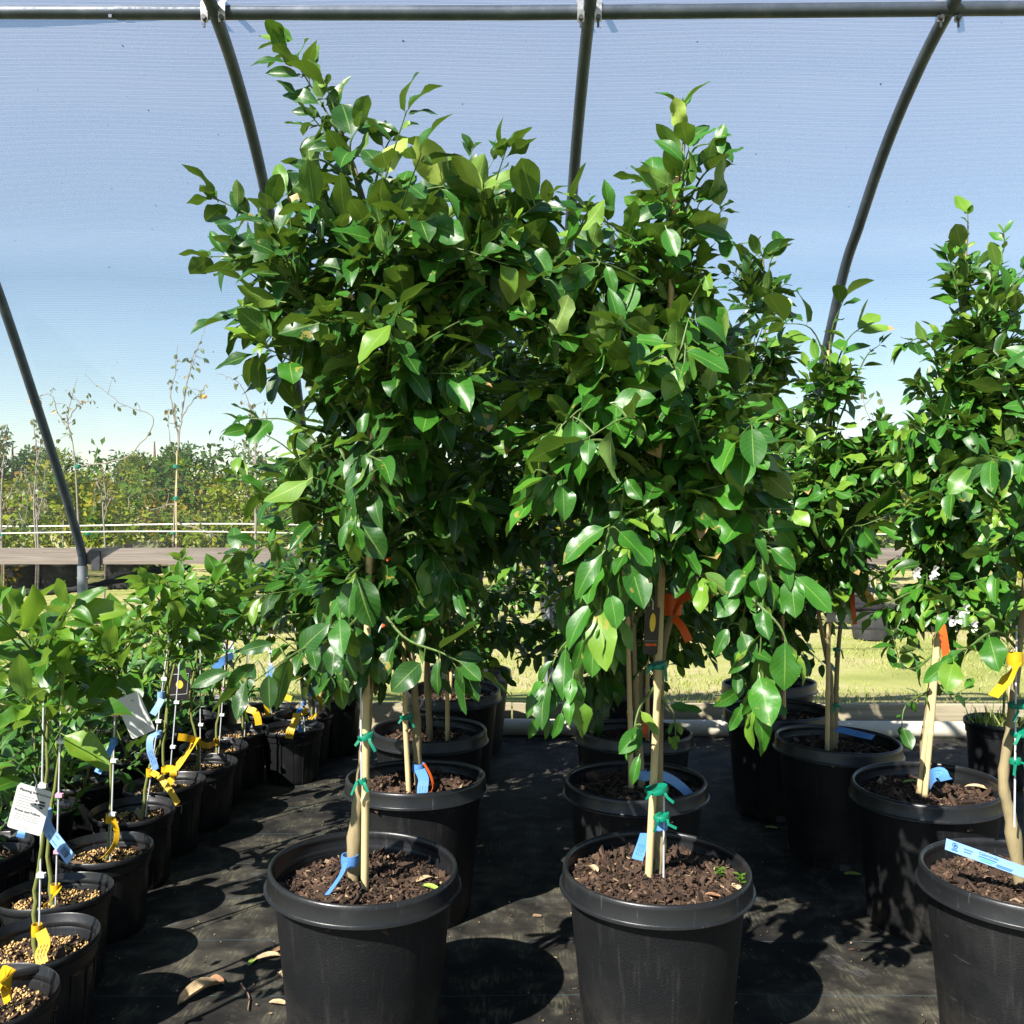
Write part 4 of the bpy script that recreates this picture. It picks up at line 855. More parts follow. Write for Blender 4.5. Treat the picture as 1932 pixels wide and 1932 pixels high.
big_tree('D4', 'citrus tree in the fourth pot of the right row, beside the hanging bright branch', 1467, 1340, 3.93,
    [(1470, 1345), (1468, 1200), (1455, 950), (1445, 700), (1440, 480)],
    [(470, 1395, 1485), (560, 1350, 1490), (650, 1345, 1480), (800, 1330, 1500), (950, 1330, 1520), (1080, 1340, 1550), (1200, 1350, 1530), (1260, 1380, 1500)],
    185, .074, 44, 'citrus_leaf', T_MID, [((1480, 1345, 3.9), (1465, 760, 3.93))], None, (),
    [([(1442, 560, 3.93), (1440, 490, 3.93), (1425, 455, 3.93)], .10, G(spacing=.04, t0=.2, droop=-.2, tip=3, tone=.6)),
     ([(1442, 560, 3.93), (1455, 490, 3.9), (1470, 465, 3.9)], .10, G(spacing=.04, t0=.2, droop=-.1, tip=2, tone=.6))],
    heroes=[(1432, 492, 1487, 451, 3.9, 0, .5), (1420, 498, 1397, 463, 3.9, 1, .6), (1432, 486, 1417, 440, 3.9, 1, .6)], tone=.38, n_chip=260, potk=2, r_trunk=.012)
big_tree('D5', 'citrus tree in the last pot of the right row, near the wall posts', 1450, 1290, 4.54,
    [(1486, 1290), (1480, 1180), (1470, 950), (1455, 720)],
    [(680, 1390, 1500), (850, 1350, 1520), (1000, 1350, 1540), (1130, 1370, 1530), (1230, 1390, 1520)],
    70, .08, 45, 'citrus_leaf', T_MID, [((1482, 1292, 4.5), (1476, 1000, 4.5))], None, (), (),
    tone=.35, n_chip=200, potk=0, r_trunk=.010)

# fruit and blossom of the second tree of the right row
def fruit(root, px, py, d, r):
    p = W(px, py, d); mb = MB(); n = 10
    mb.lathe([(r * math.sin(math.pi * i / n) * (1.0) + .00001, -r * 1.08 * math.cos(math.pi * i / n)) for i in range(n + 1)], 16, 0, (p.x, p.y, p.z), close=False)
    mb.tube([(p.x, p.y, p.z + r), (p.x + .003, p.y, p.z + r * 1.7)], .0015, 5)
    mb.build('fruit', M['lime_fruit'], root, tuple(root.location))
for q in [(1857, 1158, 2.66, .016), (1836, 1170, 2.72, .013), (1792, 1138, 2.68, .014), (1864, 1190, 2.7, .012), (1838, 1188, 2.74, .010)]: fruit(TREES['D2'], *q)
rgb_ = np.random.RandomState(77)
for (px, py, d) in [(1812, 1152, 2.62), (1800, 1165, 2.63), (1836, 1178, 2.64), (1732, 1085, 2.6), (1752, 1078, 2.6)]:
    p = np.array(W(px, py, d)); mb = MB()
    for _ in range(2):
        c = p + rgb_.normal(0, .008, 3)
        for k in range(5):
            a = k * 1.257 + rgb_.rand(); dr = np.array((math.cos(a) * .8, -.5, math.sin(a)))
            mb.ribbon([c, c + dr * .008, c + dr * .015 + (0, -.003, 0)], np.cross(dr, (0, -1, .1)), .006, .0008)
    mb.build('blossom', M['blossom'], TREES['D2'], tuple(TREES['D2'].location))

# ------------------------------------------------------------------ small potted seedlings on the left
SMALL = [make_small_pot(s) for s in (51, 52, 53)]
SMALL_ME = {}
SH = .25
def seedling(key, label, px, py, d, seed, stem_px, crown_c, n, L, gran=350, potk=0, stake=True, mat='young_leaf', cr=(.16, .13), group='young trees in small black pots', T=None, X=None, tall=None):
    base = W(px, py, d) if X is None else Vector((X, d, 0)); base = Vector((base.x, base.y, 0)); off = tuple(base)
    root = empty('potted_seedling', base, label, 'potted seedling', group)
    if tall:
        b, fn = make_small_pot(seed, tall); p = b.build('pot', M['rim'], root)
    elif potk in SMALL_ME: p = copy_part(SMALL_ME[potk], root)
    else:
        b, fn = SMALL[potk]; p = b.build('pot', M['rim'], root); SMALL_ME[potk] = p
    p.rotation_euler.z = (seed * 2.3) % 6.28
    sz = (.25 * tall if tall else .25) - .052
    so_ = soil_disc(.1258, sz, .005).build('soil', M['soil'], root)
    V, F, A = chips(seed, 220 if gran > 200 else 90, .121, sz, .0085); quad_mesh('bark_mulch', V, F, A, M['bark_chip'], so_, smooth=False)
    if gran:
        V, F, A = granules(seed, gran, .112, sz + .006, .0034)
        quad_mesh('fertilizer_granules', V, F, A, M['granule'], so_)
    rg = np.random.RandomState(seed); lv = Leaves(seed); br = MB()
    pts = [np.array(W(*q)) if not isinstance(q, np.ndarray) else q for q in stem_px]; pts[0][2] = sz - .005
    ps = spline(pts, 6); st = MB(); m = len(ps)
    st.tube([q + rg.normal(0, .0016, 3) for q in ps], [.0068 * (1 - .6 * i / (m - 1)) for i in range(m)], 8)
    st.build('stem', M['green_stem'], root, off)
    if stake:
        a = ps[0] + (.012, -.012, 0); b_ = ps[int(m * .85)] + (.004, -.012, .0); sm = MB(); sm.tube([a, (a + b_) / 2, b_], .0026, 6)
        sm.build('support_rod', M['rod'], root, off)
        for k in range(int(3)):
            f = (.3, .52, .74)[k] + rg.uniform(-.06, .06); c = a + (b_ - a) * f; cm = MB()
            cm.box(c + (0.004, -.004, 0), (.009, .006, .0045)); cm.tube([c + (0, 0, -.006), c + (0, 0, .006)], .0055, 8)
            cm.build('clip', M['white_clip'] if rg.rand() < .7 else M['pink_tape'], root, off)
    cc = np.array(W(*crown_c)) if not isinstance(crown_c, np.ndarray) else crown_c
    for i in range(int(n * ((1.2 if d < 3 else 1.45) if gran else 1))):
        an = rg.rand() * 6.283; rr = rg.uniform(.2, 1.08); z = cc[2] + rg.uniform(-1, 1.05) * cr[1]
        tgt = np.array((cc[0] + math.cos(an) * cr[0] * rr, cc[1] + math.sin(an) * cr[0] * rr, z + .03))
        zz = z - .06 - .3 * cr[0] * rr; k = int(np.argmin([abs(q[2] - zz) for q in ps])); s0 = ps[k]
        shoot(lv, br, rg, bez(s0, (s0 + tgt) / 2 + (0, 0, .02), tgt, 5), L, L * .34, .45, rg.uniform(-.25, .35), .0028, .45, tip=3)
    br.build('branches', M['twig'], root, off); lv.build('crown', T or T_BIG, M[mat], root, off)
    return root

sd_l = seedling
seedling('A0', 'young tree in the small pot nearest the camera, cut by the left edge', -24, 1885, 1.96, 60, [(-20, 1890, 1.96), (-14, 1640, 1.96), (-30, 1400, 1.96)], (-130, 1380, 1.95), 4, .10, 700, 0)
seedling('A1', 'young tree with a yellow strip hanging over the soil, second small pot from the front', 70, 1777, 2.215, 61, [(68, 1790, 2.215), (66, 1700, 2.215), (82, 1560, 2.2), (88, 1400, 2.2), (78, 1250, 2.22)], (42, 1270, 2.15), 10, .118, 800, 1)
seedling('A2', 'young tree with a folded yellow tag at its foot, third small pot from the front', 107, 1683, 2.5, 62, [(100, 1690, 2.5), (92, 1590, 2.5), (110, 1430, 2.5), (120, 1250, 2.5)], (40, 1285, 2.52), 9, .12, 800, 2, cr=(.12, .13))
seedling('A3', 'young tree with a yellow strip arching to the rim, fourth small pot from the front', 197, 1600, 2.82, 63, [(203, 1600, 2.82), (208, 1540, 2.82), (212, 1420, 2.82), (225, 1290, 2.82), (215, 1190, 2.82)], (190, 1230, 2.75), 14, .115, 700, 0)
seedling('A4', 'young tree with a blue tag low on the stem, fifth small pot from the front', 252, 1528, 3.18, 64, [(268, 1530, 3.18), (280, 1460, 3.18), (312, 1370, 3.18), (318, 1240, 3.18), (325, 1130, 3.18)], (320, 1180, 3.15), 14, .105, 600, 1)
seedling('A5', 'young tree with a split yellow tag, sixth small pot from the front', 310, 1478, 3.49, 65, [(313, 1480, 3.49), (308, 1420, 3.49), (320, 1300, 3.49), (345, 1180, 3.49), (350, 1090, 3.49)], (345, 1140, 3.45), 14, .10, 500, 2)
seedling('A6', 'young tree with wide yellow and dark lemon tags, seventh small pot from the front', 378, 1440, 3.765, 66, [(374, 1440, 3.765), (372, 1400, 3.765), (360, 1330, 3.765), (375, 1200, 3.765), (380, 1110, 3.765)], (378, 1150, 3.74), 13, .095, 400, 0)
seedling('A7', 'young tree whose yellow tag lies across two pots, eighth small pot from the front', 403, 1408, 4.03, 67, [(408, 1402, 4.03), (412, 1350, 4.03), (428, 1250, 4.03), (432, 1120, 4.03)], (430, 1150, 4.0), 12, .095, 350, 1)
seedling('A8', 'young tree in the ninth small pot, behind the long drooping leaf', 447, 1378, 4.3, 68, [(457, 1376, 4.3), (460, 1310, 4.3), (470, 1200, 4.3), (475, 1110, 4.3)], (475, 1150, 4.3), 11, .095, 300, 2)
seedling('A9', 'young tree in the sunlit small pot with a yellow tag over its rim', 552, 1372, 4.38, 69, [(573, 1375, 4.38), (572, 1300, 4.38), (560, 1200, 4.38), (550, 1120, 4.38)], (560, 1150, 4.35), 10, .09, 300, 0)
seedling('A10', 'young tree with a pale blue tag, small pot behind the sunlit one', 573, 1350, 4.65, 70, [(590, 1345, 4.65), (592, 1290, 4.65), (610, 1180, 4.65)], (605, 1130, 4.65), 9, .09, 250, 1)
seedling('A11', 'young tree in the small pot farthest back in its column', 505, 1340, 4.75, 71, [(510, 1335, 4.75), (512, 1260, 4.75), (505, 1150, 4.75)], (505, 1110, 4.75), 9, .09, 200, 2)
seedling('A12', 'sparse young tree in the taller narrow pot next to the low board', 632, 1328, 4.86, 72, [(655, 1325, 4.86), (660, 1270, 4.86), (680, 1180, 4.86)], (670, 1210, 4.86), 5, .085, 0, 0, tall=1.25)
# second and third columns at the far left: bushy plants whose pots are mostly hidden
rg2 = np.random.RandomState(8); words = ['first', 'second', 'third', 'fourth', 'fifth', 'sixth', 'seventh', 'eighth']
for j, xx in enumerate((-1.60, -1.93)):
    for i in range(8):
        dd = 2.45 + i * .36 + j * .1; x0 = xx + rg2.uniform(-.03, .03)
        if abs(x0) / dd > .72: continue
        ht = rg2.uniform(.52, .70)
        seedling('L', 'low bushy %s plant, %s from the front in the %s column of bushy plants' % ('dark' if (i + j) % 2 else 'mid green', words[i], ('nearer', 'outermost')[j]),
            0, 0, dd, 90 + i + 10 * j, [np.array((x0, dd, .2)), np.array((x0 + .02, dd, ht * .6)), np.array((x0, dd, ht + .08))],
            np.array((x0 + .02, dd, ht * .76)), 21, .078, 0, (i + j) % 3, False, 'weed_leaf' if (i + j) % 2 else 'citrus_leaf', (.20, .23), 'bushy plants in the left columns', T_MID, X=x0)
seedling('E', 'small nursery pot of weedy grass with two thin stakes at the right edge', 1882, 1360, 4.3, 73, [(1890, 1360, 4.3), (1896, 1300, 4.3), (1902, 1200, 4.3)], (1900, 1170, 4.3), 8, .08, 0, 2, False, 'lime_leaf', tall=1.2, group=None)
# ------------------------------------------------------------------ tags and ribbons tied to the trees
def text_on(parent, s_, origin, xdir, ydir, size, mat, name='lettering'):
    cu = bpy.data.curves.new(name, 'FONT'); cu.body = s_; cu.size = size; cu.extrude = .0001; cu.materials.append(mat)
    o = bpy.data.objects.new(name, cu); COL.objects.link(o); o.parent = parent
    dg = bpy.context.evaluated_depsgraph_get(); me = bpy.data.meshes.new_from_object(o.evaluated_get(dg)); bpy.data.objects.remove(o); o = bpy.data.objects.new(name, me); COL.objects.link(o); o.parent = parent
    x = Vector(xdir).normalized(); n = x.cross(Vector(ydir)).normalized(); y = n.cross(x)
    from mathutils import Matrix
    m = Matrix((x, y, n)).transposed().to_4x4(); m.translation = Vector(origin) - parent.location; o.matrix_local = m
    return o

def print_lines(parent, ps, side, width, t0, t1, n, mat, name='print'):
    """short dark strokes across a strip: print too small to read"""
    mb = MB(); P = [np.array(p) for p in ps]; tot = len(P) - 1; rg = np.random.RandomState(int(abs(P[0][0]) * 9000) % 9999)
    t1 = min(t1, .86)
    for k in range(n):
        off = (k / max(n - 1, 1) - .5) * .5 * width; t = t0 + rg.uniform(0, .04)
        while t < t1 - .03:
            e = min(t1, t + rg.uniform(.05, .16)); seg = []
            for tt in (t, (t + e) / 2, e):
                i = min(int(tt * tot), tot - 1); f = tt * tot - i; p = P[i] + (P[i + 1] - P[i]) * f; tg = nrm(P[i + 1] - P[i])
                sd_ = nrm(np.array(side, float) - tg * np.dot(side, tg)); nn = np.cross(tg, sd_)
                if nn[1] > 0: nn = -nn
                seg.append(p + sd_ * off + nn * .0009)
            mb.ribbon(seg, side, width * .06, .0004); t = e + rg.uniform(.02, .05)
    return mb.build(name, mat, parent, tuple(parent.location))

def strip_tag(name, label, cat, pts, width, mat, side=(1, 0, .1), band=None, prints=None, group='plant tags on the small pots'):
    P = spline([W(*p) for p in pts], 5); base = Vector(P[0])
    root = empty(name, base, label, cat, group); mb = MB()
    mb.ribbon(P, side, width, .0010); mb.build('strip', M[mat], root, tuple(base))
    if band:
        b = MB(); c = np.array(W(*band[:3])); r, h = band[3], band[4]
        b.lathe([(r, -h / 2), (r * 1.06, -h * .1), (r * 1.02, h * .2), (r, h / 2), (r * .86, h / 2), (r * .88, -h / 2), (r, -h / 2)], 14, 0, tuple(c), close=False)
        b.build('band', M[mat], root, tuple(base))
    if prints: print_lines(root, P, side, width, prints[0], prints[1], prints[2], M[prints[3]])
    return root, P

Y, Bl, Og = 'yellow_tag', 'blue_tag', 'orange_tag'
strip_tag('yellow_strip_tag', 'yellow tag rolled into a loop in the nearest small pot', 'tag', [(-6, 1862, 1.93), (8, 1838, 1.90), (18, 1848, 1.90), (19, 1868, 1.92), (4, 1880, 1.93)], .034, Y, (0, .15, 1))
strip_tag('yellow_strip_tag', 'yellow printed tag hanging from a stem onto the soil in the second small pot', 'tag', [(76, 1756, 2.18), (84, 1780, 2.17), (77, 1800, 2.16), (80, 1818, 2.15)], .026, Y, (1, .1, 0), (70, 1754, 2.2, .012, .026), (.35, .95, 3, 'ink'))
strip_tag('yellow_strip_tag', 'folded yellow tag lying at the foot of the third small tree', 'tag', [(110, 1678, 2.47), (104, 1688, 2.45), (92, 1702, 2.43), (82, 1710, 2.42)], .030, Y, (.7, 0, .7), (104, 1676, 2.48, .012, .022), (.4, .95, 3, 'ink'))
strip_tag('yellow_strip_tag', 'narrow yellow strip arching from stem to rim in the fourth small pot', 'tag', [(213, 1545, 2.80), (220, 1568, 2.78), (217, 1592, 2.76), (200, 1612, 2.74), (184, 1620, 2.73)], .016, Y, (.5, .8, .2), (208, 1543, 2.81, .012, .026))
strip_tag('yellow_strip_tag', 'twisted yellow strip pointing down right over a small pot rim', 'tag', [(286, 1456, 3.15), (303, 1468, 3.12), (318, 1487, 3.1), (336, 1516, 3.08)], .020, Y, (.6, .2, .6), (283, 1457, 3.16, .012, .026))
strip_tag('yellow_strip_tag', 'short yellow tag with a drooping end in the sixth small pot', 'tag', [(312, 1450, 3.46), (326, 1452, 3.43), (324, 1470, 3.42), (308, 1485, 3.41)], .026, Y, (.3, .3, 1), (311, 1453, 3.47, .012, .026))
strip_tag('yellow_strip_tag', 'wide yellow printed tag sloping down left from a stem in the seventh small pot', 'tag', [(372, 1392, 3.74), (360, 1410, 3.72), (345, 1432, 3.70), (331, 1450, 3.69)], .034, Y, (.7, 0, .55), (373, 1398, 3.75, .013, .024), (.2, .9, 3, 'ink'))
strip_tag('yellow_strip_tag', 'yellow tag stretched level between two stems near the seventh small pot', 'tag', [(376, 1402, 3.74), (392, 1407, 3.8), (404, 1402, 3.98), (410, 1396, 4.0)], .024, Y, (0, .1, 1), (409, 1399, 4.02, .012, .028))
strip_tag('yellow_strip_tag', 'yellow leaf shaped tag pointing left of the seventh small tree', 'tag', [(368, 1396, 3.74), (352, 1392, 3.7), (336, 1390, 3.68)], .028, Y, (0, .4, 1))
strip_tag('yellow_strip_tag', 'curved yellow strip beside the long drooping leaf', 'tag', [(466, 1338, 4.25), (480, 1342, 4.24), (486, 1355, 4.23), (488, 1368, 4.22)], .030, Y, (.4, .5, .7))
strip_tag('yellow_strip_tag', 'thin yellow strip standing upright in the pot farthest back', 'tag', [(496, 1308, 4.72), (502, 1330, 4.7), (505, 1352, 4.69)], .022, Y, (.8, .5, 0))
strip_tag('yellow_strip_tag', 'yellow printed tag hanging over the rim of the sunlit small pot', 'tag', [(560, 1345, 4.28), (556, 1365, 4.25), (548, 1378, 4.23), (545, 1393, 4.225)], .036, Y, (1, .1, .2), (574, 1342, 4.36, .014, .03), (.5, .95, 3, 'ink'))
strip_tag('yellow_strip_tag', 'yellow strip reaching right at the back of the small pots', 'tag', [(512, 1306, 4.73), (530, 1312, 4.7), (550, 1319, 4.68)], .030, Y, (0, .2, 1), (513, 1308, 4.74, .014, .03))
strip_tag('yellow_strip_tag', 'yellow strip bowed like a bracket behind the sunlit small pot', 'tag', [(590, 1309, 4.62), (604, 1318, 4.6), (604, 1338, 4.6), (585, 1358, 4.58)], .026, Y, (.4, .5, .6), (592, 1311, 4.63, .015, .03))
strip_tag('yellow_strip_tag', 'small yellow strip on the sparse tree in the taller narrow pot', 'tag', [(645, 1300, 4.84), (655, 1304, 4.82), (668, 1308, 4.8)], .028, Y, (0, .2, 1))
# blue ones
strip_tag('blue_strip_tag', 'plain blue tag slanting left below the white hang tag', 'tag', [(214, 1404, 2.79), (205, 1420, 2.77), (194, 1440, 2.76), (184, 1458, 2.75)], .024, Bl, (.9, 0, .3), (215, 1399, 2.8, .010, .022))
strip_tag('blue_strip_tag', 'light blue printed strip curving down the stem of the fifth small tree', 'tag', [(297, 1383, 3.14), (284, 1392, 3.12), (283, 1415, 3.11), (289, 1435, 3.11), (294, 1452, 3.11)], .022, 'pale_blue_tag', (1, .1, 0), (300, 1385, 3.16, .010, .022), (.5, .9, 3, 'blue_ink'))
strip_tag('blue_strip_tag', 'short blue tag high on a stem left of the dark lemon tag', 'tag', [(305, 1318, 3.14), (298, 1332, 3.13), (288, 1348, 3.12)], .022, 'pale_blue_tag', (.8, .2, .4), (304, 1312, 3.16, .012, .026))
r_, P_ = strip_tag('blue_strip_tag', 'blue tag with a barcode at its end beside the printed white card', 'tag', [(84, 1545, 2.17), (92, 1566, 2.15), (108, 1588, 2.14), (122, 1606, 2.13), (134, 1622, 2.12)], .027, 'pale_blue_tag', (.75, 0, .6), (86, 1535, 2.19, .013, .022), (.3, .55, 2, 'blue_ink'))
bm_ = MB()                                                # barcode: bars across the strip
for k, (t, w_) in enumerate([(.68, .0016), (.71, .0008), (.735, .002), (.77, .0009), (.79, .0016), (.82, .0008), (.84, .0022), (.87, .001)]):
    i = int(t * (len(P_) - 1)); f = t * (len(P_) - 1) - i; p = P_[i] + (P_[i + 1] - P_[i]) * f; tg = nrm(P_[i + 1] - P_[i]); s2 = nrm(np.array((.75, 0, .6)) - tg * np.dot((.75, 0, .6), tg)); nn = np.cross(tg, s2)
    if nn[1] > 0: nn = -nn
    bm_.ribbon([p - s2 * .008 + nn * .0011, p + s2 * .008 + nn * .0011], tg, w_, .0004)
bm_.build('barcode', M['ink'], r_, tuple(r_.location))
strip_tag('blue_strip_tag', 'deep blue strip in front of the sunny grass, left of the picture tag', 'tag', [(440, 1236, 4.28), (424, 1244, 4.26), (404, 1262, 4.25)], .032, Bl, (.3, .1, 1))
strip_tag('blue_strip_tag', 'pale blue printed strip hanging in front of the grass near the back', 'tag', [(514, 1256, 4.72), (508, 1272, 4.71), (511, 1298, 4.7)], .030, 'pale_blue_tag', (1, .2, 0), None, (.3, .95, 2, 'blue_ink'))
strip_tag('blue_strip_tag', 'pale blue printed tag hanging beside the wall post', 'tag', [(576, 1276, 4.62), (580, 1292, 4.6), (590, 1312, 4.59)], .034, 'pale_blue_tag', (.9, .1, .3), (577, 1275, 4.63, .013, .026), (.4, .95, 2, 'blue_ink'))
strip_tag('blue_strip_tag', 'dark blue bowed strip over the sunlit small pot', 'tag', [(568, 1335, 4.34), (562, 1350, 4.31), (565, 1375, 4.29), (574, 1390, 4.27)], .024, Bl, (.7, .6, 0), (573, 1325, 4.37, .012, .026))
strip_tag('blue_strip_tag', 'small blue end of a tag showing under the printed white card', 'tag', [(44, 1560, 2.21), (40, 1572, 2.2), (38, 1580, 2.2)], .018, Bl, (1, .1, 0), group=None)
BT = 'tags on the large potted trees'
strip_tag('blue_strip_tag', 'blue tag tied round the foot of the tallest tree, end hanging over the bark', 'tag', [(652, 1628, 2.16), (645, 1648, 2.10), (632, 1668, 2.06), (617, 1688, 2.03)], .014, Bl, (.9, 0, .4), (660, 1622, 2.19, .020, .024), group=BT)
strip_tag('blue_strip_tag', 'blue tag crumpled on the trunk behind the front left pot', 'tag', [(792, 1452, 2.90), (799, 1470, 2.86), (797, 1488, 2.84), (797, 1505, 2.82)], .032, Bl, (1, .1, .1), (790, 1448, 2.93, .019, .026), (.55, .9, 3, 'blue_ink'), BT)
strip_tag('orange_ribbon', 'thin orange ribbon looped onto the bark behind the front left pot', 'ribbon', [(800, 1440, 2.92), (812, 1462, 2.88), (817, 1485, 2.84), (806, 1502, 2.82)], .010, Og, (.2, 1, .1), group=BT)
strip_tag('blue_strip_tag', 'blue printed tag behind the two stakes in the right front pot', 'tag', [(1218, 1572, 2.24), (1211, 1595, 2.2), (1202, 1622, 2.17)], .026, Bl, (1, .1, .25), None, (.45, .95, 4, 'blue_ink'), BT)
strip_tag('blue_strip_tag', 'blue knot of tape on the trunk of the right front tree', 'tag', [(1240, 1548, 2.16), (1247, 1560, 2.15), (1258, 1552, 2.15)], .016, Bl, (0, .1, 1), (1246, 1553, 2.19, .017, .026), group=BT)
strip_tag('blue_strip_tag', 'bent blue tag pointing right in the second pot of the middle right row', 'tag', [(1212, 1466, 2.88), (1245, 1462, 2.86), (1278, 1478, 2.84), (1312, 1510, 2.82)], .028, 'pale_blue_tag', (.1, .5, .8), (1209, 1460, 2.9, .018, .028), group=BT)
strip_tag('orange_ribbon', 'short orange strip on a thin stem in the third pot of the middle right row', 'ribbon', [(1222, 1345, 3.5), (1218, 1368, 3.49), (1215, 1392, 3.48)], .026, Og, (.9, .2, .1), group=BT)
strip_tag('orange_ribbon', 'wide orange ribbon curling right from the right front tree', 'ribbon', [(1270, 1160, 2.2), (1285, 1132, 2.16), (1315, 1118, 2.13), (1346, 1120, 2.11)], .020, Og, (.05, .4, 1), (1268, 1140, 2.24, .022, .05), group=BT)
strip_tag('orange_ribbon', 'orange ribbon end hanging below the curled one on the right front tree', 'ribbon', [(1272, 1165, 2.2), (1288, 1185, 2.18), (1300, 1210, 2.17)], .020, Og, (.9, .2, .3), group=BT)
strip_tag('orange_ribbon', 'long orange ribbon among the leaves behind the tallest tree', 'ribbon', [(722, 1020, 2.7), (738, 1060, 2.68), (748, 1100, 2.67), (750, 1130, 2.67)], .022, Og, (.9, .3, .1), group=BT)
strip_tag('orange_ribbon', 'dull orange ribbon low beside the bamboo stake of the tallest tree', 'ribbon', [(728, 1140, 2.7), (722, 1165, 2.69), (718, 1195, 2.68)], .026, Og, (.9, .3, .1), group=BT)
strip_tag('blue_strip_tag', 'blue tag lying flat over the soil in the third pot of the right row', 'tag', [(1578, 1375, 3.38), (1600, 1380, 3.34), (1625, 1386, 3.30), (1648, 1391, 3.27)], .034, Bl, (.1, 1, .3), None, (.5, .95, 3, 'blue_ink'), BT)
strip_tag('blue_strip_tag', 'blue tag arched over the soil in the second pot of the right row', 'tag', [(1752, 1476, 2.84), (1760, 1464, 2.80), (1774, 1460, 2.78), (1786, 1472, 2.76)], .046, Bl, (.1, .8, .5), None, (.3, .8, 3, 'blue_ink'), BT)
strip_tag('orange_ribbon', 'orange tag with a rivet hole on the second tree of the right row', 'ribbon', [(1776, 1178, 2.78), (1781, 1205, 2.76), (1786, 1242, 2.75)], .024, Og, (1, .1, .1), group=BT)
strip_tag('orange_ribbon', 'narrow orange ribbon next to the white card in the right row', 'ribbon', [(1606, 1085, 3.40), (1608, 1130, 3.39), (1613, 1178, 3.38)], .018, Og, (1, .2, 0), group=BT)
strip_tag('yellow_strip_tag', 'yellow printed ribbon to the right of the white card in the right row', 'ribbon', [(1632, 1110, 3.36), (1640, 1125, 3.35), (1648, 1142, 3.35)], .030, Y, (.8, .2, -.4), None, (.4, .9, 3, 'ink'), BT)
strip_tag('yellow_strip_tag', 'yellow ribbon hanging from the tree with the curved trunk at the right edge', 'ribbon', [(1920, 1252, 2.08), (1908, 1270, 2.06), (1894, 1290, 2.05), (1874, 1314, 2.04)], .025, Y, (.75, .1, .6), (1915, 1243, 2.1, .016, .028), group=BT)
r_, P_ = strip_tag('blue_strip_tag', 'wide pale blue name tag in the right front pot reading Calamondin', 'tag', [(1784, 1592, 2.12), (1940, 1648, 2.08)], .026, 'pale_blue_tag', (.05, .55, .8), group=BT)
xd = Vector(P_[-1]) - Vector(P_[0]); xn = xd.normalized(); sdv = Vector((.05, .55, .8)); sdv = (sdv - xn * sdv.dot(xn)).normalized(); nv = xn.cross(sdv); nv = -nv if nv.y > 0 else nv
def on(t, s_, e=.0016): return Vector(P_[0]) + xd * t + sdv * s_ + nv * e
text_on(r_, 'Calamondin', on(.40, .0035, .0022), xd, sdv, .0088, M['blue_ink'])
for k, (t0, t1, s_, mt) in enumerate([(.40, .62, -.001, 'blue_ink'), (.39, .60, -.005, 'green_ink'), (.42, .56, -.0085, 'green_ink'), (.22, .33, .003, 'blue_ink'), (.22, .31, -.003, 'blue_ink'), (.62, .82, -.006, 'blue_ink'), (.62, .80, -.0095, 'blue_ink')]):
    lm = MB(); lm.ribbon([on(t0, s_, .0022), on(t1, s_, .0022)], sdv, .0016, .0004); lm.build('print', M[mt], r_, tuple(r_.location))
em = MB()                                                 # tree emblem: round crown over a small tub
c_ = on(.11, .003, .0022)
em.v = []; ring = []
for k in range(14):
    a = k * 2 * math.pi / 14; ring.append(np.array(c_) + np.array(xn) * math.cos(a) * .006 + np.array(sdv) * math.sin(a) * .006)
em.tube(ring + [ring[0]], .0006, 5)
for k in range(9):
    q = np.array(c_) + np.array(xn) * (.0035 * math.cos(k * 2.4) * (k / 9) ** .5) + np.array(sdv) * (.0035 * math.sin(k * 2.4) * (k / 9) ** .5); em.box(q, (.0008, .0005, .0008))
em.ribbon([on(.075, -.007, .0022), on(.145, -.007, .0022)], sdv, .004, .0004)
em.build('tree_emblem', M['blue_ink'], r_, tuple(r_.location))

# cards hung on the stems
def card(name, label, cx, cy, d, wpx, hpx, rot, mat, lean=.1, group=None, corner=.006):
    c = W(cx, cy, d); k = d / FP; hw, hh = wpx * k / 2, hpx * k / 2
    X = np.array((math.cos(rot), lean, -math.sin(rot))); X = nrm(X); Z = nrm(np.array((math.sin(rot), -.12, math.cos(rot)))); Z = nrm(Z - X * np.dot(X, Z)); N = np.cross(X, Z); N = N if N[1] < 0 else -N
    root = empty(name, c, label, 'tag', group); out = []
    for sx, sz, a0 in ((1, 1, 0), (-1, 1, 90), (-1, -1, 180), (1, -1, 270)):
        for a in (0, 30, 60, 90):
            an = rad(a0 + a); out.append(X * (sx * (hw - corner) + corner * math.cos(an)) + Z * (sz * (hh - corner) + corner * math.sin(an)))
    n = len(out); mb = MB(); vs = [p + N * .0006 for p in out] + [p - N * .0006 for p in out]
    mb.add(vs, [tuple(range(n)), tuple(range(n, 2 * n))[::-1]] + [(i, (i + 1) % n, n + (i + 1) % n, n + i) for i in range(n)], 0, True)
    if mb.v:
        nn = np.cross(out[1] - out[0], out[2] - out[1])
    mb.build('card', M[mat], root)
    sl = MB(); top = Z * hh; sl.tube([top - Z * .006 + N * .001, top + Z * .012, top + Z * .03 - X * .012], .0012, 5); sl.build('loop', M['white_clip'], root)
    def at(u, v, e=.0012): return Vector(X * u * hw + Z * v * hh + N * e)
    return root, at, X, Z, hw, hh
def card_lines(root, at, Z, rows, mat, th=.0012):
    mb = MB()
    for (u0, u1, v) in rows: mb.ribbon([at(u0, v), at(u1, v)], Z, th, .0003)
    mb.build('print', M[mat], root)
r_, at, X, Z, hw, hh = card('hang_tag', 'blank white hang tag with rounded corners tilted on a stem of the fourth small tree', 255, 1349, 2.50, 46, 82, -.38, 'white_tag')
card_lines(r_, at, Z, [(-.1, .45, -.45), (-.1, .7, -.55), (-.1, .6, -.65), (0, .35, -.8)], 'grey_ink', .0009)
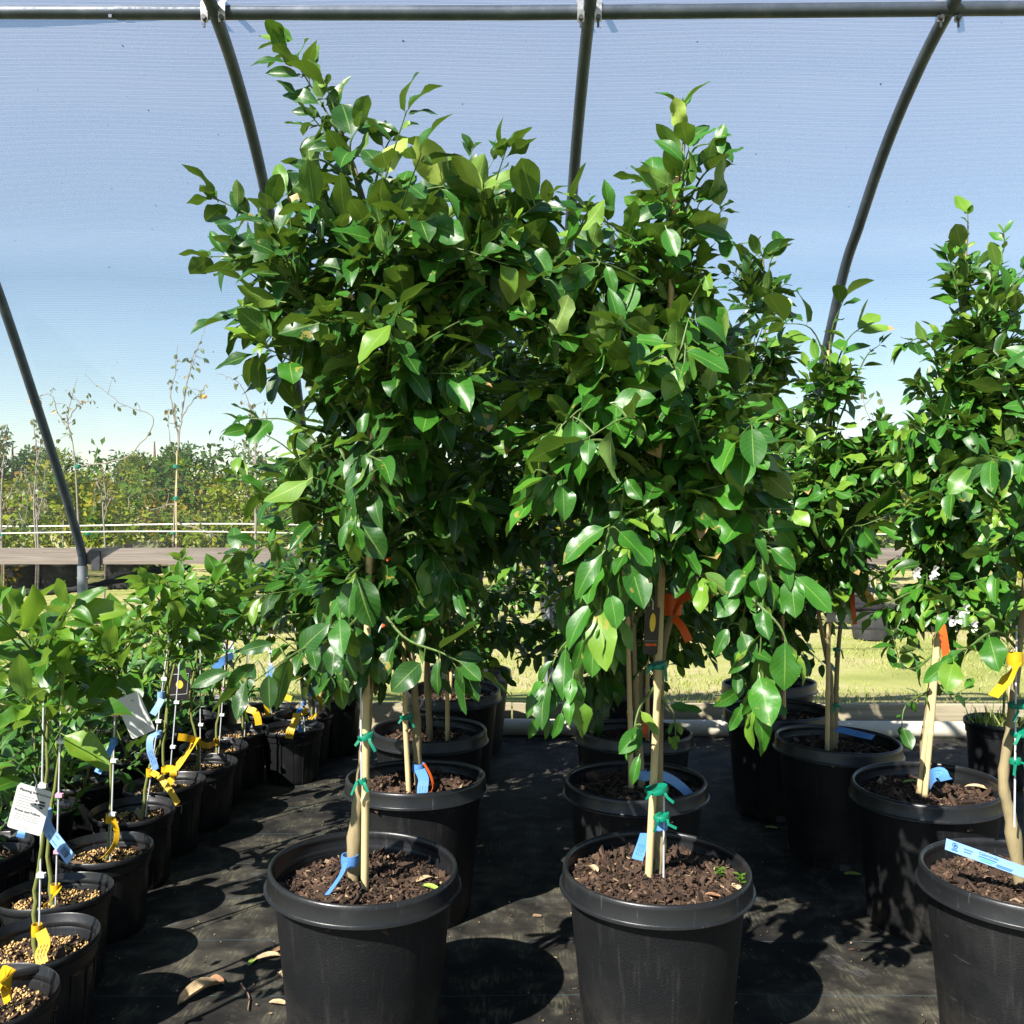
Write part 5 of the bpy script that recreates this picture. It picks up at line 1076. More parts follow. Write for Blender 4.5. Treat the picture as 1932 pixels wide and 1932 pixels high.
arc = MB(); arc.tube([at(.25 + .14 * math.cos(a), .62 + .09 * math.sin(a), .001) for a in np.linspace(.2, 2.6, 7)], .0012, 5); arc.build('mark', M['grey_ink'], r_)
r_, at, X, Z, hw, hh = card('hang_tag', 'printed white card of planting instructions on the second small tree', 56, 1527, 2.12, 66, 92, .30, 'white_tag', .05)
xl = Vector(X); zl = Vector(Z)
def lt(s_, u, v, size): o = text_on(r_, s_, at(u, v, .0012) + r_.location, xl, zl, size, M['ink']); return o
lt('Planting Instructions', -.82, .72, .0088); lt('Prune and Follow', -.82, -.18, .0082)
card_lines(r_, at, Z, [(-.8, .1, .52 - .12 * k) for k in range(5)] + [(-.8, .6, -.3 - .1 * k) for k in range(3)] + [(-.1, .25, -.78), (-.1, .2, -.88)], 'grey_ink', .0008)
card_lines(r_, at, Z, [(.45, .75, .45), (.4, .8, .32), (.5, .7, .2), (.2, .3, .45), (.2, .3, .3)], 'ink', .0045)
r_, at, X, Z, hw, hh = card('hang_tag', 'white card with fine print on the twin stemmed tree of the right row', 1579, 1133, 3.36, 36, 82, .03, 'white_tag')
card_lines(r_, at, Z, [(-.75, .75, .6 - .15 * k) for k in range(9)], 'grey_ink', .0008)
r_, at, X, Z, hw, hh = card('hang_tag', 'narrow white tag high among the leaves of the fourth tree in the middle left row', 860, 982, 3.0, 22, 62, -.05, 'white_tag')
r_, at, X, Z, hw, hh = card('photo_tag', 'dark photo tag with a yellow lemon inside a white frame on a small tree', 338, 1288, 3.7, 40, 64, .12, 'black_tag', group='photo tags')
fr = MB(); fr.tube([at(-.8, .45), at(.8, .62), at(.8, -.62), at(-.8, -.8), at(-.8, .45)], .0011, 5); fr.build('frame', M['white_tag'], r_)
lm = MB(); lm.lathe([(.0001, 0), (.010, .0004), (.013, .001), (.010, .0018), (.0001, .002)], 16, 0, tuple(at(0, -.05, .001))); 
lm = MB(); cc = np.array(at(.05, -.1, .0008))
lm.add([cc + np.array(X) * .014 * math.cos(k * .449) + np.array(Z) * .017 * math.sin(k * .449) for k in range(14)], [tuple(range(14))]); lm.build('lemon_picture', M['lemon'], r_)
r_, at, X, Z, hw, hh = card('photo_tag', 'white and green picture tag in front of the sunny grass', 428, 1212, 4.27, 22, 44, -.15, 'white_tag', group='photo tags')
card_lines(r_, at, Z, [(-.8, .8, -.75)], 'green_ink', .012); card_lines(r_, at, Z, [(-.3, .4, 0)], 'lemon', .02)
r_, at, X, Z, hw, hh = card('photo_tag', 'black photo tag with a yellow fruit and orange lettering on the right front tree', 1229, 1190, 2.15, 28, 92, .03, 'black_tag', group='photo tags')
lm = MB(); cc = np.array(at(.1, .35, .0008)); lm.add([cc + np.array(X) * .007 * math.cos(k * .449) + np.array(Z) * .022 * math.sin(k * .449) for k in range(14)], [tuple(range(14))]); lm.build('fruit_picture', M['lemon'], r_)
card_lines(r_, at, Z, [(-.75, .1, -.58), (.2, .8, -.58)], 'orange_tag', .006); card_lines(r_, at, Z, [(-.9, .9, -.42)], 'grey_ink', .0008)
r_, at, X, Z, hw, hh = card('photo_tag', 'dark photo tag hanging high by the wall post', 612, 1195, 4.5, 26, 56, .1, 'black_tag', group='photo tags')

# ------------------------------------------------------------------ hoop house frame
HOOP = [(5.47, .98), (5.40, 1.12), (5.14, 1.55), (4.61, 2.335), (4.36, 2.57), (4.10, 2.785), (3.835, 2.95), (3.52, 3.085), (2.9, 3.25), (2.2, 3.36), (1.4, 3.42)]
def hoop_curve(n=8): return [q for q in spline([(0, y, z) for y, z in HOOP], n)]
HC = hoop_curve()
hx = [(-2.49, -2.53), (-1.135, -1.10), (.215, .285), (1.585, 1.61)]
hl = ['steel hoop at the far left, bending down behind the small plants', 'steel hoop rising behind the tallest citrus tree', 'steel hoop rising between the two front trees', 'steel hoop sloping down to the right row of trees']
PURZ, PURY = 3.10, 3.50
for i, (xb, xt) in enumerate(hx):
    root = empty('greenhouse_hoop', (xb, 5.47, 0), hl[i], 'hoop', 'hoops of the greenhouse frame'); off = (xb, 5.47, 0)
    p = MB(); p.tube([(xb, 5.47, -.02), (xb, 5.47, .5), (xb, 5.47, .93)], .0285, 14); p.build('ground_post', M['post'], root, off)
    h = MB(); pts = [(xb, 5.47, .80)] + [(xb + (xt - xb) * min(1, (q[2] - .98) / 2.1), q[1], q[2]) for q in HC]
    h.tube(pts, .024, 14); h.build('hoop_pipe', M['pipe'], root, off)
    b = MB(); b.tube([(xb - .03, 5.465, .86), (xb + .035, 5.465, .86)], .007, 8); b.build('bolt', M['bolt'], root, off)
    for sx in (-1, 1):                                   # pipe clamps on the purlin
        c = MB(); x = xt + sx * .032
        pz = PURZ + .0176 / 505 * 0 + (x) * 0; ys = PURY
        for dz in (-.028, .028): pass
        c.ribbon([(x + sx * .012, ys + .03, PURZ + .085), (x + sx * .006, ys - .005, PURZ + .05), (x, ys - .031, PURZ + .02), (x, ys - .033, PURZ - .01), (x, ys - .024, PURZ - .045)], (1, 0, 0), .026, .004)
        cl = c.build('clamp', M['clamp'], root, off)
        d_ = MB(); d_.tube([(x, ys - .042, PURZ - .034), (x, ys - .012, PURZ - .034)], .009, 8); d_.tube([(x, ys - .03, PURZ - .04), (x, ys - .03, PURZ - .068)], .0045, 6); d_.build('bolt', M['bolt'], cl, off)
root = empty('purlin_pipe', (0, PURY, PURZ), 'long horizontal steel pipe clamped under the hoops across the top', 'pipe')
p = MB(); p.tube([(-4.5, PURY + .07, PURZ + .045), (-1.46, PURY + .02, PURZ + .012), (-1.4601, PURY + .02, PURZ + .012)], .0235, 14)
p.tube([(-1.462, PURY + .02, PURZ + .012), (0, PURY, PURZ), (4.6, PURY - .08, PURZ + .0)], .0255, 14); p.build('pipe', M['pipe'], root, tuple(root.location))
p = MB(); p.tube([(-1.475, PURY + .02, PURZ + .012), (-1.445, PURY + .02, PURZ + .012)], .0262, 14); p.box((-1.49, PURY, PURZ - .012), (.006, .004, .006)); p.build('coupling', M['pipe'], root, tuple(root.location))

# net of fine threads over the hoops
def net_mat():
    q = NT('insect_net'); at = q.n('ShaderNodeAttribute'); at.attribute_name = 'lv'; sep = q.n('ShaderNodeSeparateColor'); q.l(at.outputs['Color'], sep.inputs[0])
    v, u, vf = sep.outputs[0], sep.outputs[1], sep.outputs[2]; c = q.coord()
    wob = q.math('MULTIPLY', q.noise(q.scalev(c, (.8, .8, .8)), 1.4, 3), .035)
    ln = q.math('SINE', q.math('MULTIPLY', q.math('ADD', v, wob), 2 * math.pi / .0125))
    ln2 = q.math('SINE', q.math('MULTIPLY', q.math('ADD', v, wob), 2 * math.pi / .0093))
    dn = q.noise(q.scalev(c, (.25, 1, 5)), 3, 4)
    fac = q.math('ADD', q.ramp(vf, [(.12, .06), (.75, .29)]), q.math('ADD', q.math('MULTIPLY', ln, .042), q.math('ADD', q.math('MULTIPLY', ln2, .02), q.math('MULTIPLY', q.math('SUBTRACT', dn, .5), .12))))  # opacity rises with height: pale haze painted over the sky, little over the shrubs
    spec = q.ramp(q.noise(c, 38, 1), [(.80, 0), (.805, 1)])
    col = q.mix(spec, (.87, .88, 1.0), (.03, .05, .09))
    df = q.n('ShaderNodeBsdfDiffuse'); q.l(col, df.inputs[0]); bpn = q.bump(q.math('SINE', q.math('MULTIPLY', v, 2 * math.pi / .006)), 1.0, .0016); q.l(bpn, df.inputs['Normal']); tl = q.n('ShaderNodeBsdfTranslucent'); q.l(col, tl.inputs[0]); q.l(bpn, tl.inputs['Normal'])
    m1 = q.n('ShaderNodeMixShader'); m1.inputs[0].default_value = .5; q.l(df.outputs[0], m1.inputs[1]); q.l(tl.outputs[0], m1.inputs[2])
    tp = q.n('ShaderNodeBsdfTransparent'); m2 = q.n('ShaderNodeMixShader'); q.l(q.math('MAXIMUM', fac, q.math('MULTIPLY', spec, .7)), m2.inputs[0]); q.l(tp.outputs[0], m2.inputs[1]); q.l(m1.outputs[0], m2.inputs[2])
    return q.done(m2.outputs[0])
M['net'] = net_mat()
prof = [np.array((0, 5.505, .93))] + [np.array((0, q[1] + .022, q[2] + .024)) for q in HC[2:] if q[1] > 3.05]
cum = [0]
for i in range(1, len(prof)): cum.append(cum[-1] + np.linalg.norm(prof[i] - prof[i - 1]))
V, A = [], []; NX = 120
for i, p in enumerate(prof):
    for k in range(NX + 1):
        x = -5.2 + 10.4 * k / NX; sag = .010 * math.sin((x - .215) / 1.355 * math.pi) ** 2 * min(1, i / 6)
        V.append((x, p[1] - sag * .75, p[2] - sag * .65)); A.append((cum[i] + sag * .2, x * .1, cum[i] / 3.2, 1))
F = [(j * (NX + 1) + k, j * (NX + 1) + k + 1, (j + 1) * (NX + 1) + k + 1, (j + 1) * (NX + 1) + k) for j in range(len(prof) - 1) for k in range(NX)]
net = quad_mesh('insect_net', np.array(V), np.array(F), np.array(A), M['net'])
tag(net, 'sheer pale blue netting with fine threads stretched over the steel hoops', 'net')

root = empty('hip_rail', (0, 5.47, .98), 'weathered grey wooden rail bolted across the posts at waist height', 'rail')
b = MB(); b.box((-2.9, 5.515, .985), (2.4, .019, .047)); b.build('board', M['weathered'], root, tuple(root.location))
b = MB(); b.box((2.12, 5.515, .983), (2.61, .019, .047)); b.build('board', M['weathered'], root, tuple(root.location))
for i, (xb, _) in enumerate(hx):
    c = MB(); c.box((xb + .07, 5.49, .96), (.024, .010, .055)); c.build('bracket', M['bolt'], root, tuple(root.location))
root = empty('baseboard', (0, 5.40, 0), 'treated wooden board along the foot of the net wall', 'board')
b = MB(); R = np.array(((math.cos(-.012), -math.sin(-.012), 0), (math.sin(-.012), math.cos(-.012), 0), (0, 0, 1)))
b.box((-2.6, 5.44, .072), (2.595, .019, .076), 0, R); b.build('board', M['toe'], root, tuple(root.location))
b = MB(); b.box((2.6, 5.375, .072), (2.595, .019, .076), 0, R); b.build('board', M['toe'], root, tuple(root.location))
p = MB(); p.tube([(-.35, 5.25, .048), (.4, 5.235, .047), (1.4, 5.21, .047), (3.6, 5.15, .047)], .046, 18); tag(p.build('pvc_pipe', M['pvc']), 'off white plastic pipe lying on the ground cloth before the low board', 'pipe')

# dark cloth rolled up outside the wall
def cloth_mat():
    q = NT('dark_shade_cloth'); c = q.coord(); n = q.noise(q.scalev(c, (2, 2, 9)), 6, 4)
    df = q.pbsdf((.03, .03, .032), .8, .2); tp = q.n('ShaderNodeBsdfTransparent'); m2 = q.n('ShaderNodeMixShader')
    q.l(q.ramp(n, [(.3, .45), (.7, .75)]), m2.inputs[0]); q.l(tp.outputs[0], m2.inputs[1]); q.l(df, m2.inputs[2]); return q.done(m2.outputs[0])
M['cloth'] = cloth_mat()
M['cloth_roll'] = plain('rolled_cloth', (.03, .03, .031), .9, .2, .4, 30, .5)
def swag(label, pts, depth, seed):
    root = empty('shade_cloth', W(*pts[0]), label, 'shade cloth', 'rolled shade cloths outside the wall'); off = tuple(root.location)
    P = spline([W(*q) for q in pts], 8); rg = np.random.RandomState(seed); r = MB(); r.tube(P, [.016 + .008 * rg.rand() for _ in P], 9); r.build('roll', M['cloth_roll'], root, off)
    pn = MB(); vs, fs = [], []; n = len(P)
    for i, p in enumerate(P):
        dz = depth * math.sin(math.pi * (.15 + .7 * i / (n - 1))) + .02
        for k in range(5): vs.append(p + (0, .012 * math.sin(i * .9 + k * 1.3), dz * k / 4 + .012))
    for i in range(n - 1):
        for k in range(4): a = i * 5 + k; fs.append((a, a + 5, a + 6, a + 1))
    pn.add(vs, fs); pn.build('panel', M['cloth'], root, off)
swag('dark see-through cloth sagging below the rail at the far left', [(-120, 1100, 5.62), (0, 1118, 5.62), (90, 1117, 5.62), (150, 1110, 5.62), (230, 1093, 5.62), (300, 1076, 5.6), (360, 1072, 5.6)], .19, 1)
swag('dark rolled cloth strung level beyond the posts at the right', [(420, 1082, 5.62), (700, 1120, 5.62), (1030, 1128, 5.62), (1250, 1140, 5.62), (1480, 1143, 5.62), (1700, 1148, 5.62), (1960, 1150, 5.62)], .04, 2)
# ------------------------------------------------------------------ the field beyond the wall
def field_pot(root, x, y, r=.21, h=.33, seed=0):
    rg = np.random.RandomState(seed); mb = MB(); fn = wobble(rg, .03)
    mb.lathe([(r * .8, 0), (r * .82, .01), (r * .95, h * .85), (r * 1.03, h * .86), (r * 1.05, h * .97), (r * 1.02, h), (r * .95, h * .985), (r * .9, h * .8), (.001, h * .82)], 30, 0, fn=fn)
    return mb.build('pot', M['field_pot'], root)
def sapling(label, d, trunk_px, branches, seed, n_leaf=5, stake=None, ties=(), fruit_px=(), L=.065, r=.017, mat='sapling_leaf'):
    rg = np.random.RandomState(seed); tr = spline([np.array(W(x, y, d)) for x, y in trunk_px], 5); base = Vector((tr[0][0], d, 0)); off = tuple(base)
    root = empty('bare_sapling', base, label, 'sapling', 'thin saplings in the field')
    if d < 10: field_pot(root, 0, 0, .21, .33, seed)
    tr[0][2] = .25 if d < 10 else -.02; m = len(tr); t = MB(); t.tube(tr, [r * (1 - .75 * i / (m - 1)) for i in range(m)], 8); t.build('trunk', M['white_bark'], root, off)
    lv = Leaves(seed); br = MB()
    for b in branches + [trunk_px[-2:]]:
        P = spline([np.array(W(q[0], q[1], d + (q[2] if len(q) > 2 else 0))) for q in b], 6); k = len(P)
        br.tube([q + rg.normal(0, .006, 3) for q in P], [.009 * (1 - .7 * i / (k - 1)) for i in range(k)], 6)
        for _ in range(n_leaf):
            i = rg.randint(k // 3, k); lv.add(P[i] + rg.normal(0, .012, 3), np.array((rg.normal(0, .6), rg.normal(0, .5), -.6)), rg.normal(0, 1, 3) + SUNV * .5, L * rg.uniform(.7, 1.5), rg.rand())
        for _ in range(3):
            i = rg.randint(k // 3, k - 1); q = P[i]; e = q + rg.normal(0, .07, 3) + (0, 0, .06); br.tube([q, (q + e) / 2 + rg.normal(0, .008, 3), e], [.004, .003, .0015], 5)
            for _ in range(2): lv.add(e + rg.normal(0, .01, 3), np.array((rg.normal(0, .6), rg.normal(0, .5), -.7)), rg.normal(0, 1, 3) + SUNV * .5, L * rg.uniform(.7, 1.5), rg.rand())
    br.build('branches', M['white_bark'], root, off); lv.build('leaves', T_LOW, M[mat], root, off)
    if stake:
        s_ = MB(); a, b = np.array(W(*stake[0], d - .05)), np.array(W(*stake[1], d - .05)); a[2] = .25 if d < 10 else -.02; bamboo(s_, a, b, .013, seed); s_.build('bamboo_stake', M['bamboo'], root, off)
    for (x, y) in ties:
        tb = MB(); tie(tb, W(x, y, d - .05), .034, .04, 2, seed); tb.build('green_tie', M['green_tie'], root, off)
    for (x, y) in fruit_px:
        p = W(x, y, d - .02); f = MB(); R_ = .030; f.lathe([(R_ * math.sin(math.pi * i / 8) + .0001, -R_ * .9 * math.cos(math.pi * i / 8)) for i in range(9)], 14, 0, tuple(p), close=False); f.build('fruit', M['orange_fruit'], root, off)
    return root
sapling('tall forked sapling holding one orange fruit, left of the tallest citrus tree', 11.4, [(324, 1215), (326, 1100), (328, 1000), (334, 880), (336, 830), (328, 760)], [[(336, 850), (345, 770), (362, 680), (380, 640), (392, 600)], [(330, 800), (322, 740), (330, 700), (336, 650)], [(345, 770), (352, 720), (372, 660)], [(342, 790), (368, 750), (386, 736)], [(333, 860), (320, 830), (318, 780)], [(330, 950), (310, 955), (285, 962)], [(333, 985), (380, 1000), (412, 1010)]], 201, 5, ((332, 1215), (334, 850)), [(327, 1005), (332, 940), (332, 880)], [(386, 748)])
sapling('slender sapling with a long branch arching to the right, behind the far left hoop', 11.4, [(146, 1215), (150, 1050), (146, 950), (142, 880), (136, 830), (126, 795)], [[(136, 830), (128, 800), (132, 760), (146, 715)], [(128, 800), (110, 780), (95, 745), (62, 750)], [(150, 880), (240, 860), (290, 790), (225, 760), (160, 705)], [(126, 795), (148, 765), (175, 755)]], 202, 4, None, [(147, 880), (166, 1007)], [(60, 757)])
sapling('leaning sapling with an arched top beside the tallest citrus tree', 11.4, [(478, 1215), (480, 1060), (482, 960), (482, 880), (482, 800), (470, 760)], [[(482, 880), (478, 800), (462, 740), (440, 715), (410, 705)], [(480, 850), (500, 800), (505, 770)], [(482, 900), (470, 850), (440, 840)]], 203, 5, None, [(483, 940)], ())
sapling('sapling with a leaf fringed crown at the left edge', 11.4, [(4, 1215), (4, 1080), (2, 960), (6, 880), (14, 800)], [[(4, 960), (20, 930), (42, 880)], [(6, 900), (-10, 850), (10, 800)], [(4, 1000), (30, 980), (50, 985)]], 204, 18, ((8, 1215), (6, 1040)), [(2, 1008)], ())
sapling('pale sapling seen through the gap between the two front trees', 11.4, [(969, 1215), (970, 1080), (971, 1000), (972, 900), (975, 800)], [[(972, 950), (990, 900), (1000, 860)], [(972, 920), (955, 880), (950, 840)]], 205, 6, ((976, 1215), (978, 950)), [(976, 1012), (974, 1040)], ())
sapling('sapling in a black pot right of the twin stemmed citrus tree', 9.2, [(1644, 1205), (1644, 1120), (1646, 1000), (1650, 900), (1655, 820)], [[(1650, 900), (1640, 800), (1625, 730)], [(1650, 880), (1670, 800), (1660, 740)], [(1650, 920), (1690, 880), (1700, 840)]], 206, 6, ((1650, 1205), (1652, 1050)), [(1648, 1060)], ())
for i, (x0, top, lab) in enumerate([(66, 800, 'background sapling with sparse leaves behind the far left hoop'), (196, 880, 'background sapling between the two tallest left saplings'), (70, 900, 'short background sapling over the netting rail at the left'), (1400, 800, 'background sapling behind the hanging bright branch')]):
    sapling(lab, 12.6 + .2 * i, [(x0, 1140), (x0 + 3, 1050), (x0 - 2, 950), (x0 + 4, top + 60), (x0 - 3, top)], [[(x0, 980), (x0 + 14, 940), (x0 + 22, top + 70)], [(x0, 950), (x0 - 14, 910), (x0 - 20, top + 90)], [(x0 + 2, top + 80), (x0 + 10, top + 40), (x0 + 16, top + 10)]], 220 + i, 6, None, (), ())

# pots standing in the grass
plab = [(1607, 1200, 10.6, 'grey black pot standing behind the sapling pot at the right'), (480, 1195, 9.6, 'sunlit grey pot on the grass behind the small plants'), (118, 1112, 15.2, 'wide pot under the shrubs at the left'), (40, 1112, 15.2, 'wide pot at the left edge under the shrubs'), (240, 1112, 15.2, 'wide pot under the shrubs right of the hoop post'), (1450, 1195, 9.9, 'black pot on the grass behind the hanging bright branch'), (1760, 1195, 9.9, 'black pot on the grass behind the fruiting tree'), (1860, 1190, 10.2, 'black pot on the grass near the right edge'), (1290, 1190, 9.9, 'black pot on the grass behind the right front tree'), (740, 1195, 9.9, 'black pot on the grass behind the tallest tree'), (1060, 1195, 9.9, 'black pot on the grass between the two front trees')]
for i, (px, py, d, lab) in enumerate(plab):
    p = W(px, py, d); root = empty('field_pot', (p.x, d, 0), lab, 'pot', 'pots on the field'); field_pot(root, 0, 0, .24 if d < 12 else .36, .36 if d < 12 else .42, 300 + i)
    s_ = MB(); rgk = np.random.RandomState(i); lvp = Leaves(300 + i)
    s_.tube([(0, 0, .25), (.01, 0, .8), (0.02, .02, 1.5)], [.014, .012, .007], 7); s_.build('stem', M['white_bark'], root)
    for k in range(150):
        z = rgk.uniform(.65, 1.7); rr = .32 * math.sqrt(rgk.rand()) * (1.1 - abs(z - 1.15)); a = rgk.rand() * 6.28
        lvp.add(np.array((math.cos(a) * rr, math.sin(a) * rr, z)), rgk.normal(0, 1, 3) + (0, 0, -.3), rgk.normal(0, .6, 3) + SUNV, rgk.uniform(.05, .09), np.clip(rgk.normal(.35, .2), 0, 1))
    lvp.build('foliage', T_LOW, M['shrub_leaf'], root)

# pale trellis lines and the irrigation hose
for (z, y, lab) in [(.974, 11.3, 'nearer pale trellis line tied to the saplings'), (1.025, 13.7, 'farther pale trellis line running before the shrubs')]:
    m = MB(); m.tube([(x, y + .03 * math.sin(x * 1.7), z + .018 * math.sin(x * 1.1)) for x in np.linspace(-11, 11, 60)], .008 if y < 12 else .011, 6); tag(m.build('trellis_line', M['wire']), lab, 'line', 'trellis lines')
m = MB(); m.tube([(x, 8.4, .22 + .03 * math.sin(x * 1.3)) for x in np.linspace(-9, 9, 50)], .013, 6); tag(m.build('irrigation_hose', M['hose']), 'thin black irrigation hose strung above the grass', 'hose')

# shrubs in rows: one mass of foliage
def mass(name, cells, n_per, L, mat, T, seed, kind='stuff'):
    rg = np.random.RandomState(seed); lv = Leaves(seed)
    for (x, y, z0, rx, ry, rz, tone) in cells:
        k = int(n_per * rx * rz)
        subs = [(rg.normal(0, .45, 3) * (rx, ry, rz), rg.uniform(.25, .42), rg.normal(0, .2)) for _ in range(max(5, int(7 * rx * rz)))]
        for _ in range(k):
            c, s_, tn = subs[rg.randint(len(subs))]; u = nrm(rg.normal(0, 1, 3)) * rg.uniform(.5, 1) ** .5
            p = np.array((x, y, z0 + rz)) + c + u * s_ * np.array((rx, ry, rz))
            if p[2] < .05: continue
            lv.add(p, nrm(u + rg.normal(0, .7, 3)), u + SUNV * .6 + rg.normal(0, .5, 3), L * rg.uniform(.6, 1.4), float(np.clip(tone + tn + rg.normal(0, .10), 0, 1)))
    o = lv.build(name, T, mat); tag(o, kind=kind); return o
rgs = np.random.RandomState(31); cells = []
for (yy, x0, x1, stp, h, tn) in [(14.6, -9.5, 10, .85, .73, .50), (16.6, -10.5, 11, .9, .78, .66), (19.0, -12, 12.5, 1.0, .85, .68), (22.5, -14, 14.5, 1.1, .93, .62), (27, -17, 17.5, 1.3, 1.02, .6)]:
    for x in np.arange(x0, x1, stp):
        hh_ = h * rgs.uniform(.72, 1.22); cells.append((x + rgs.uniform(-.2, .2), yy + rgs.uniform(-.3, .3), .22, .62 * stp / .85, .5, hh_, tn + rgs.normal(0, .16)))
mass('shrub_foliage', cells, 760, .115, M['shrub_leaf'], T_LOW, 32)
# single trees on the skyline, then the far wood
def far_tree(label, px, d, wpx, top, tone, seed, n=2600, group='trees on the skyline'):
    p = W(px, HY, d); k = d / FP; h = CAMZ + (HY - top) * k; r = wpx * k / 2
    root = empty('distant_tree', (p.x, d, 0), label, 'tree', group); rg = np.random.RandomState(seed); lv = Leaves(seed); t = MB()
    t.tube([(0, 0, 0), (.1, 0, h * .35), (0.05, 0, h * .8)], [.03 * h, .025 * h, .006 * h], 8)
    subs = []
    for _ in range(16):
        c = np.array((rg.uniform(-.75, .75) * r, rg.uniform(-.6, .6) * r, h * rg.uniform(.3, .86))); subs.append((c, rg.uniform(.22, .42) * r, rg.normal(0, .12)))
        t.tube([(0, 0, h * .3), tuple(c * .6 + (0, 0, h * .1)), tuple(c)], [.012 * h, .008 * h, .003 * h], 5)
    t.build('trunk', M['brown_twig'], root)
    for _ in range(n):
        c, s_, tn = subs[rg.randint(len(subs))]; u = nrm(rg.normal(0, 1, 3)) * rg.rand() ** .4
        lv.add(c + u * s_ * (1, 1, .8), nrm(u + rg.normal(0, .6, 3)), u + SUNV * .5 + rg.normal(0, .4, 3), r * .11 * rg.uniform(.6, 1.5), float(np.clip(tone + tn + rg.normal(0, .1), 0, 1)))
    lv.build('crown', T_RAG, M['tree_leaf'], root)
far_tree('round dark green tree on the skyline at the left edge', 22, 62, 150, 800, .15, 401)
far_tree('dark tree on the skyline just right of the far left hoop', 100, 70, 110, 822, .25, 402)
far_tree('tall pale green tree on the skyline left of the tallest citrus tree', 290, 66, 130, 792, .85, 403)
far_tree('mid green tree on the skyline behind the forked sapling', 335, 60, 130, 826, .5, 404)
far_tree('low tree on the skyline between the dark and the pale one', 215, 75, 120, 846, .6, 405)
far_tree('small tree on the skyline beside the right row', 1690, 70, 150, 815, .6, 406)
rgt = np.random.RandomState(41); cells = []
for x in np.arange(-62, 66, 3.1): cells.append((x, 88 + rgt.uniform(-4, 4), 0, 2.6, 2, rgt.uniform(2.4, 3.9), rgt.uniform(.2, .7)))
mass('far_woodland', cells, 34, .75, M['tree_leaf'], T_RAG, 42)

# grass: blades along the wall and over the field
def grass(name, n, x0, x1, y0, y1, hgt, seed, clump=None):
    rg = np.random.RandomState(seed); lv = Leaves(seed)
    for _ in range(n):
        y = y0 + (y1 - y0) * rg.rand() ** 1.5; x = rg.uniform(x0, x1) * y / y1
        if math.sin(x * 2.1 + 1.3 * math.sin(y * 1.7)) + math.sin(y * 2.9 + x) * .8 + rg.normal(0, .7) < -.3: continue
        h = hgt * rg.uniform(.4, 1.4)
        lv.add(np.array((x, y, -.01)), np.array((rg.normal(0, .45), rg.normal(0, .45), 1)), rg.normal(0, 1, 3) + np.array((0, -.5, .3)), h, float(np.clip(rg.normal(.52, .2), 0, 1)))
    tb = []
    for k in range(4):
        wv = .05 + .02 * k; b = .25 * k - .3
        v = np.array([(-wv, 0, 0), (wv, 0, 0), (wv * .8, .5, b * .15), (-wv * .8, .5, b * .15), (.004, 1, b * .6), (-.004, 1, b * .6)]); f = np.array([(0, 1, 2, 3), (3, 2, 4, 5)]); u = np.array([(.2, .1), (.8, .1), (.8, .5), (.2, .5), (.6, .8), (.4, .8)])
        tb.append((v, f, u))
    o = lv.build(name, tb, M['grass_blade']); return o
M['grass_blade'] = leaf_mat('grass_blade', [(0, (.13, .22, .03)), (.4, (.28, .34, .06)), (.7, (.46, .45, .15)), (1, (.55, .48, .26))], (.3, .32, .1), spec=.25, rough=.6)
tag(grass('grass', 52000, -7.5, 7.5, 5.6, 13.0, .034, 51), kind='stuff')
lvw = Leaves(55)                                          # grass in the small pot at the right edge
po = [o for o in bpy.data.objects if o.get('label', '').startswith('small nursery pot of weedy')][0]
rgq = np.random.RandomState(5)
for _ in range(130):
    a, r_ = rgq.rand() * 6.28, .11 * math.sqrt(rgq.rand()); lvw.add(np.array((math.cos(a) * r_, math.sin(a) * r_, .24)), np.array((rgq.normal(0, .4), rgq.normal(0, .4), 1)), rgq.normal(0, 1, 3), rgq.uniform(.06, .14), rgq.uniform(0, .4))
tb = [(np.array([(-.03, 0, 0), (.03, 0, 0), (.025, .5, 0), (-.025, .5, 0), (.003, 1, .2), (-.003, 1, .2)]), np.array([(0, 1, 2, 3), (3, 2, 4, 5)]), np.array([(.2, .1), (.8, .1), (.8, .5), (.2, .5), (.6, .8), (.4, .8)]))]
lvw.build('grass_tuft', tb, M['grass_blade'], po)
for q in ((.02, 0), (.05, .02)):
    s_ = MB(); bamboo(s_, (q[0] + .03, q[1], .22), (q[0] + .05, q[1], .95), .007, 3); s_.build('bamboo_stake', M['bamboo'], po)

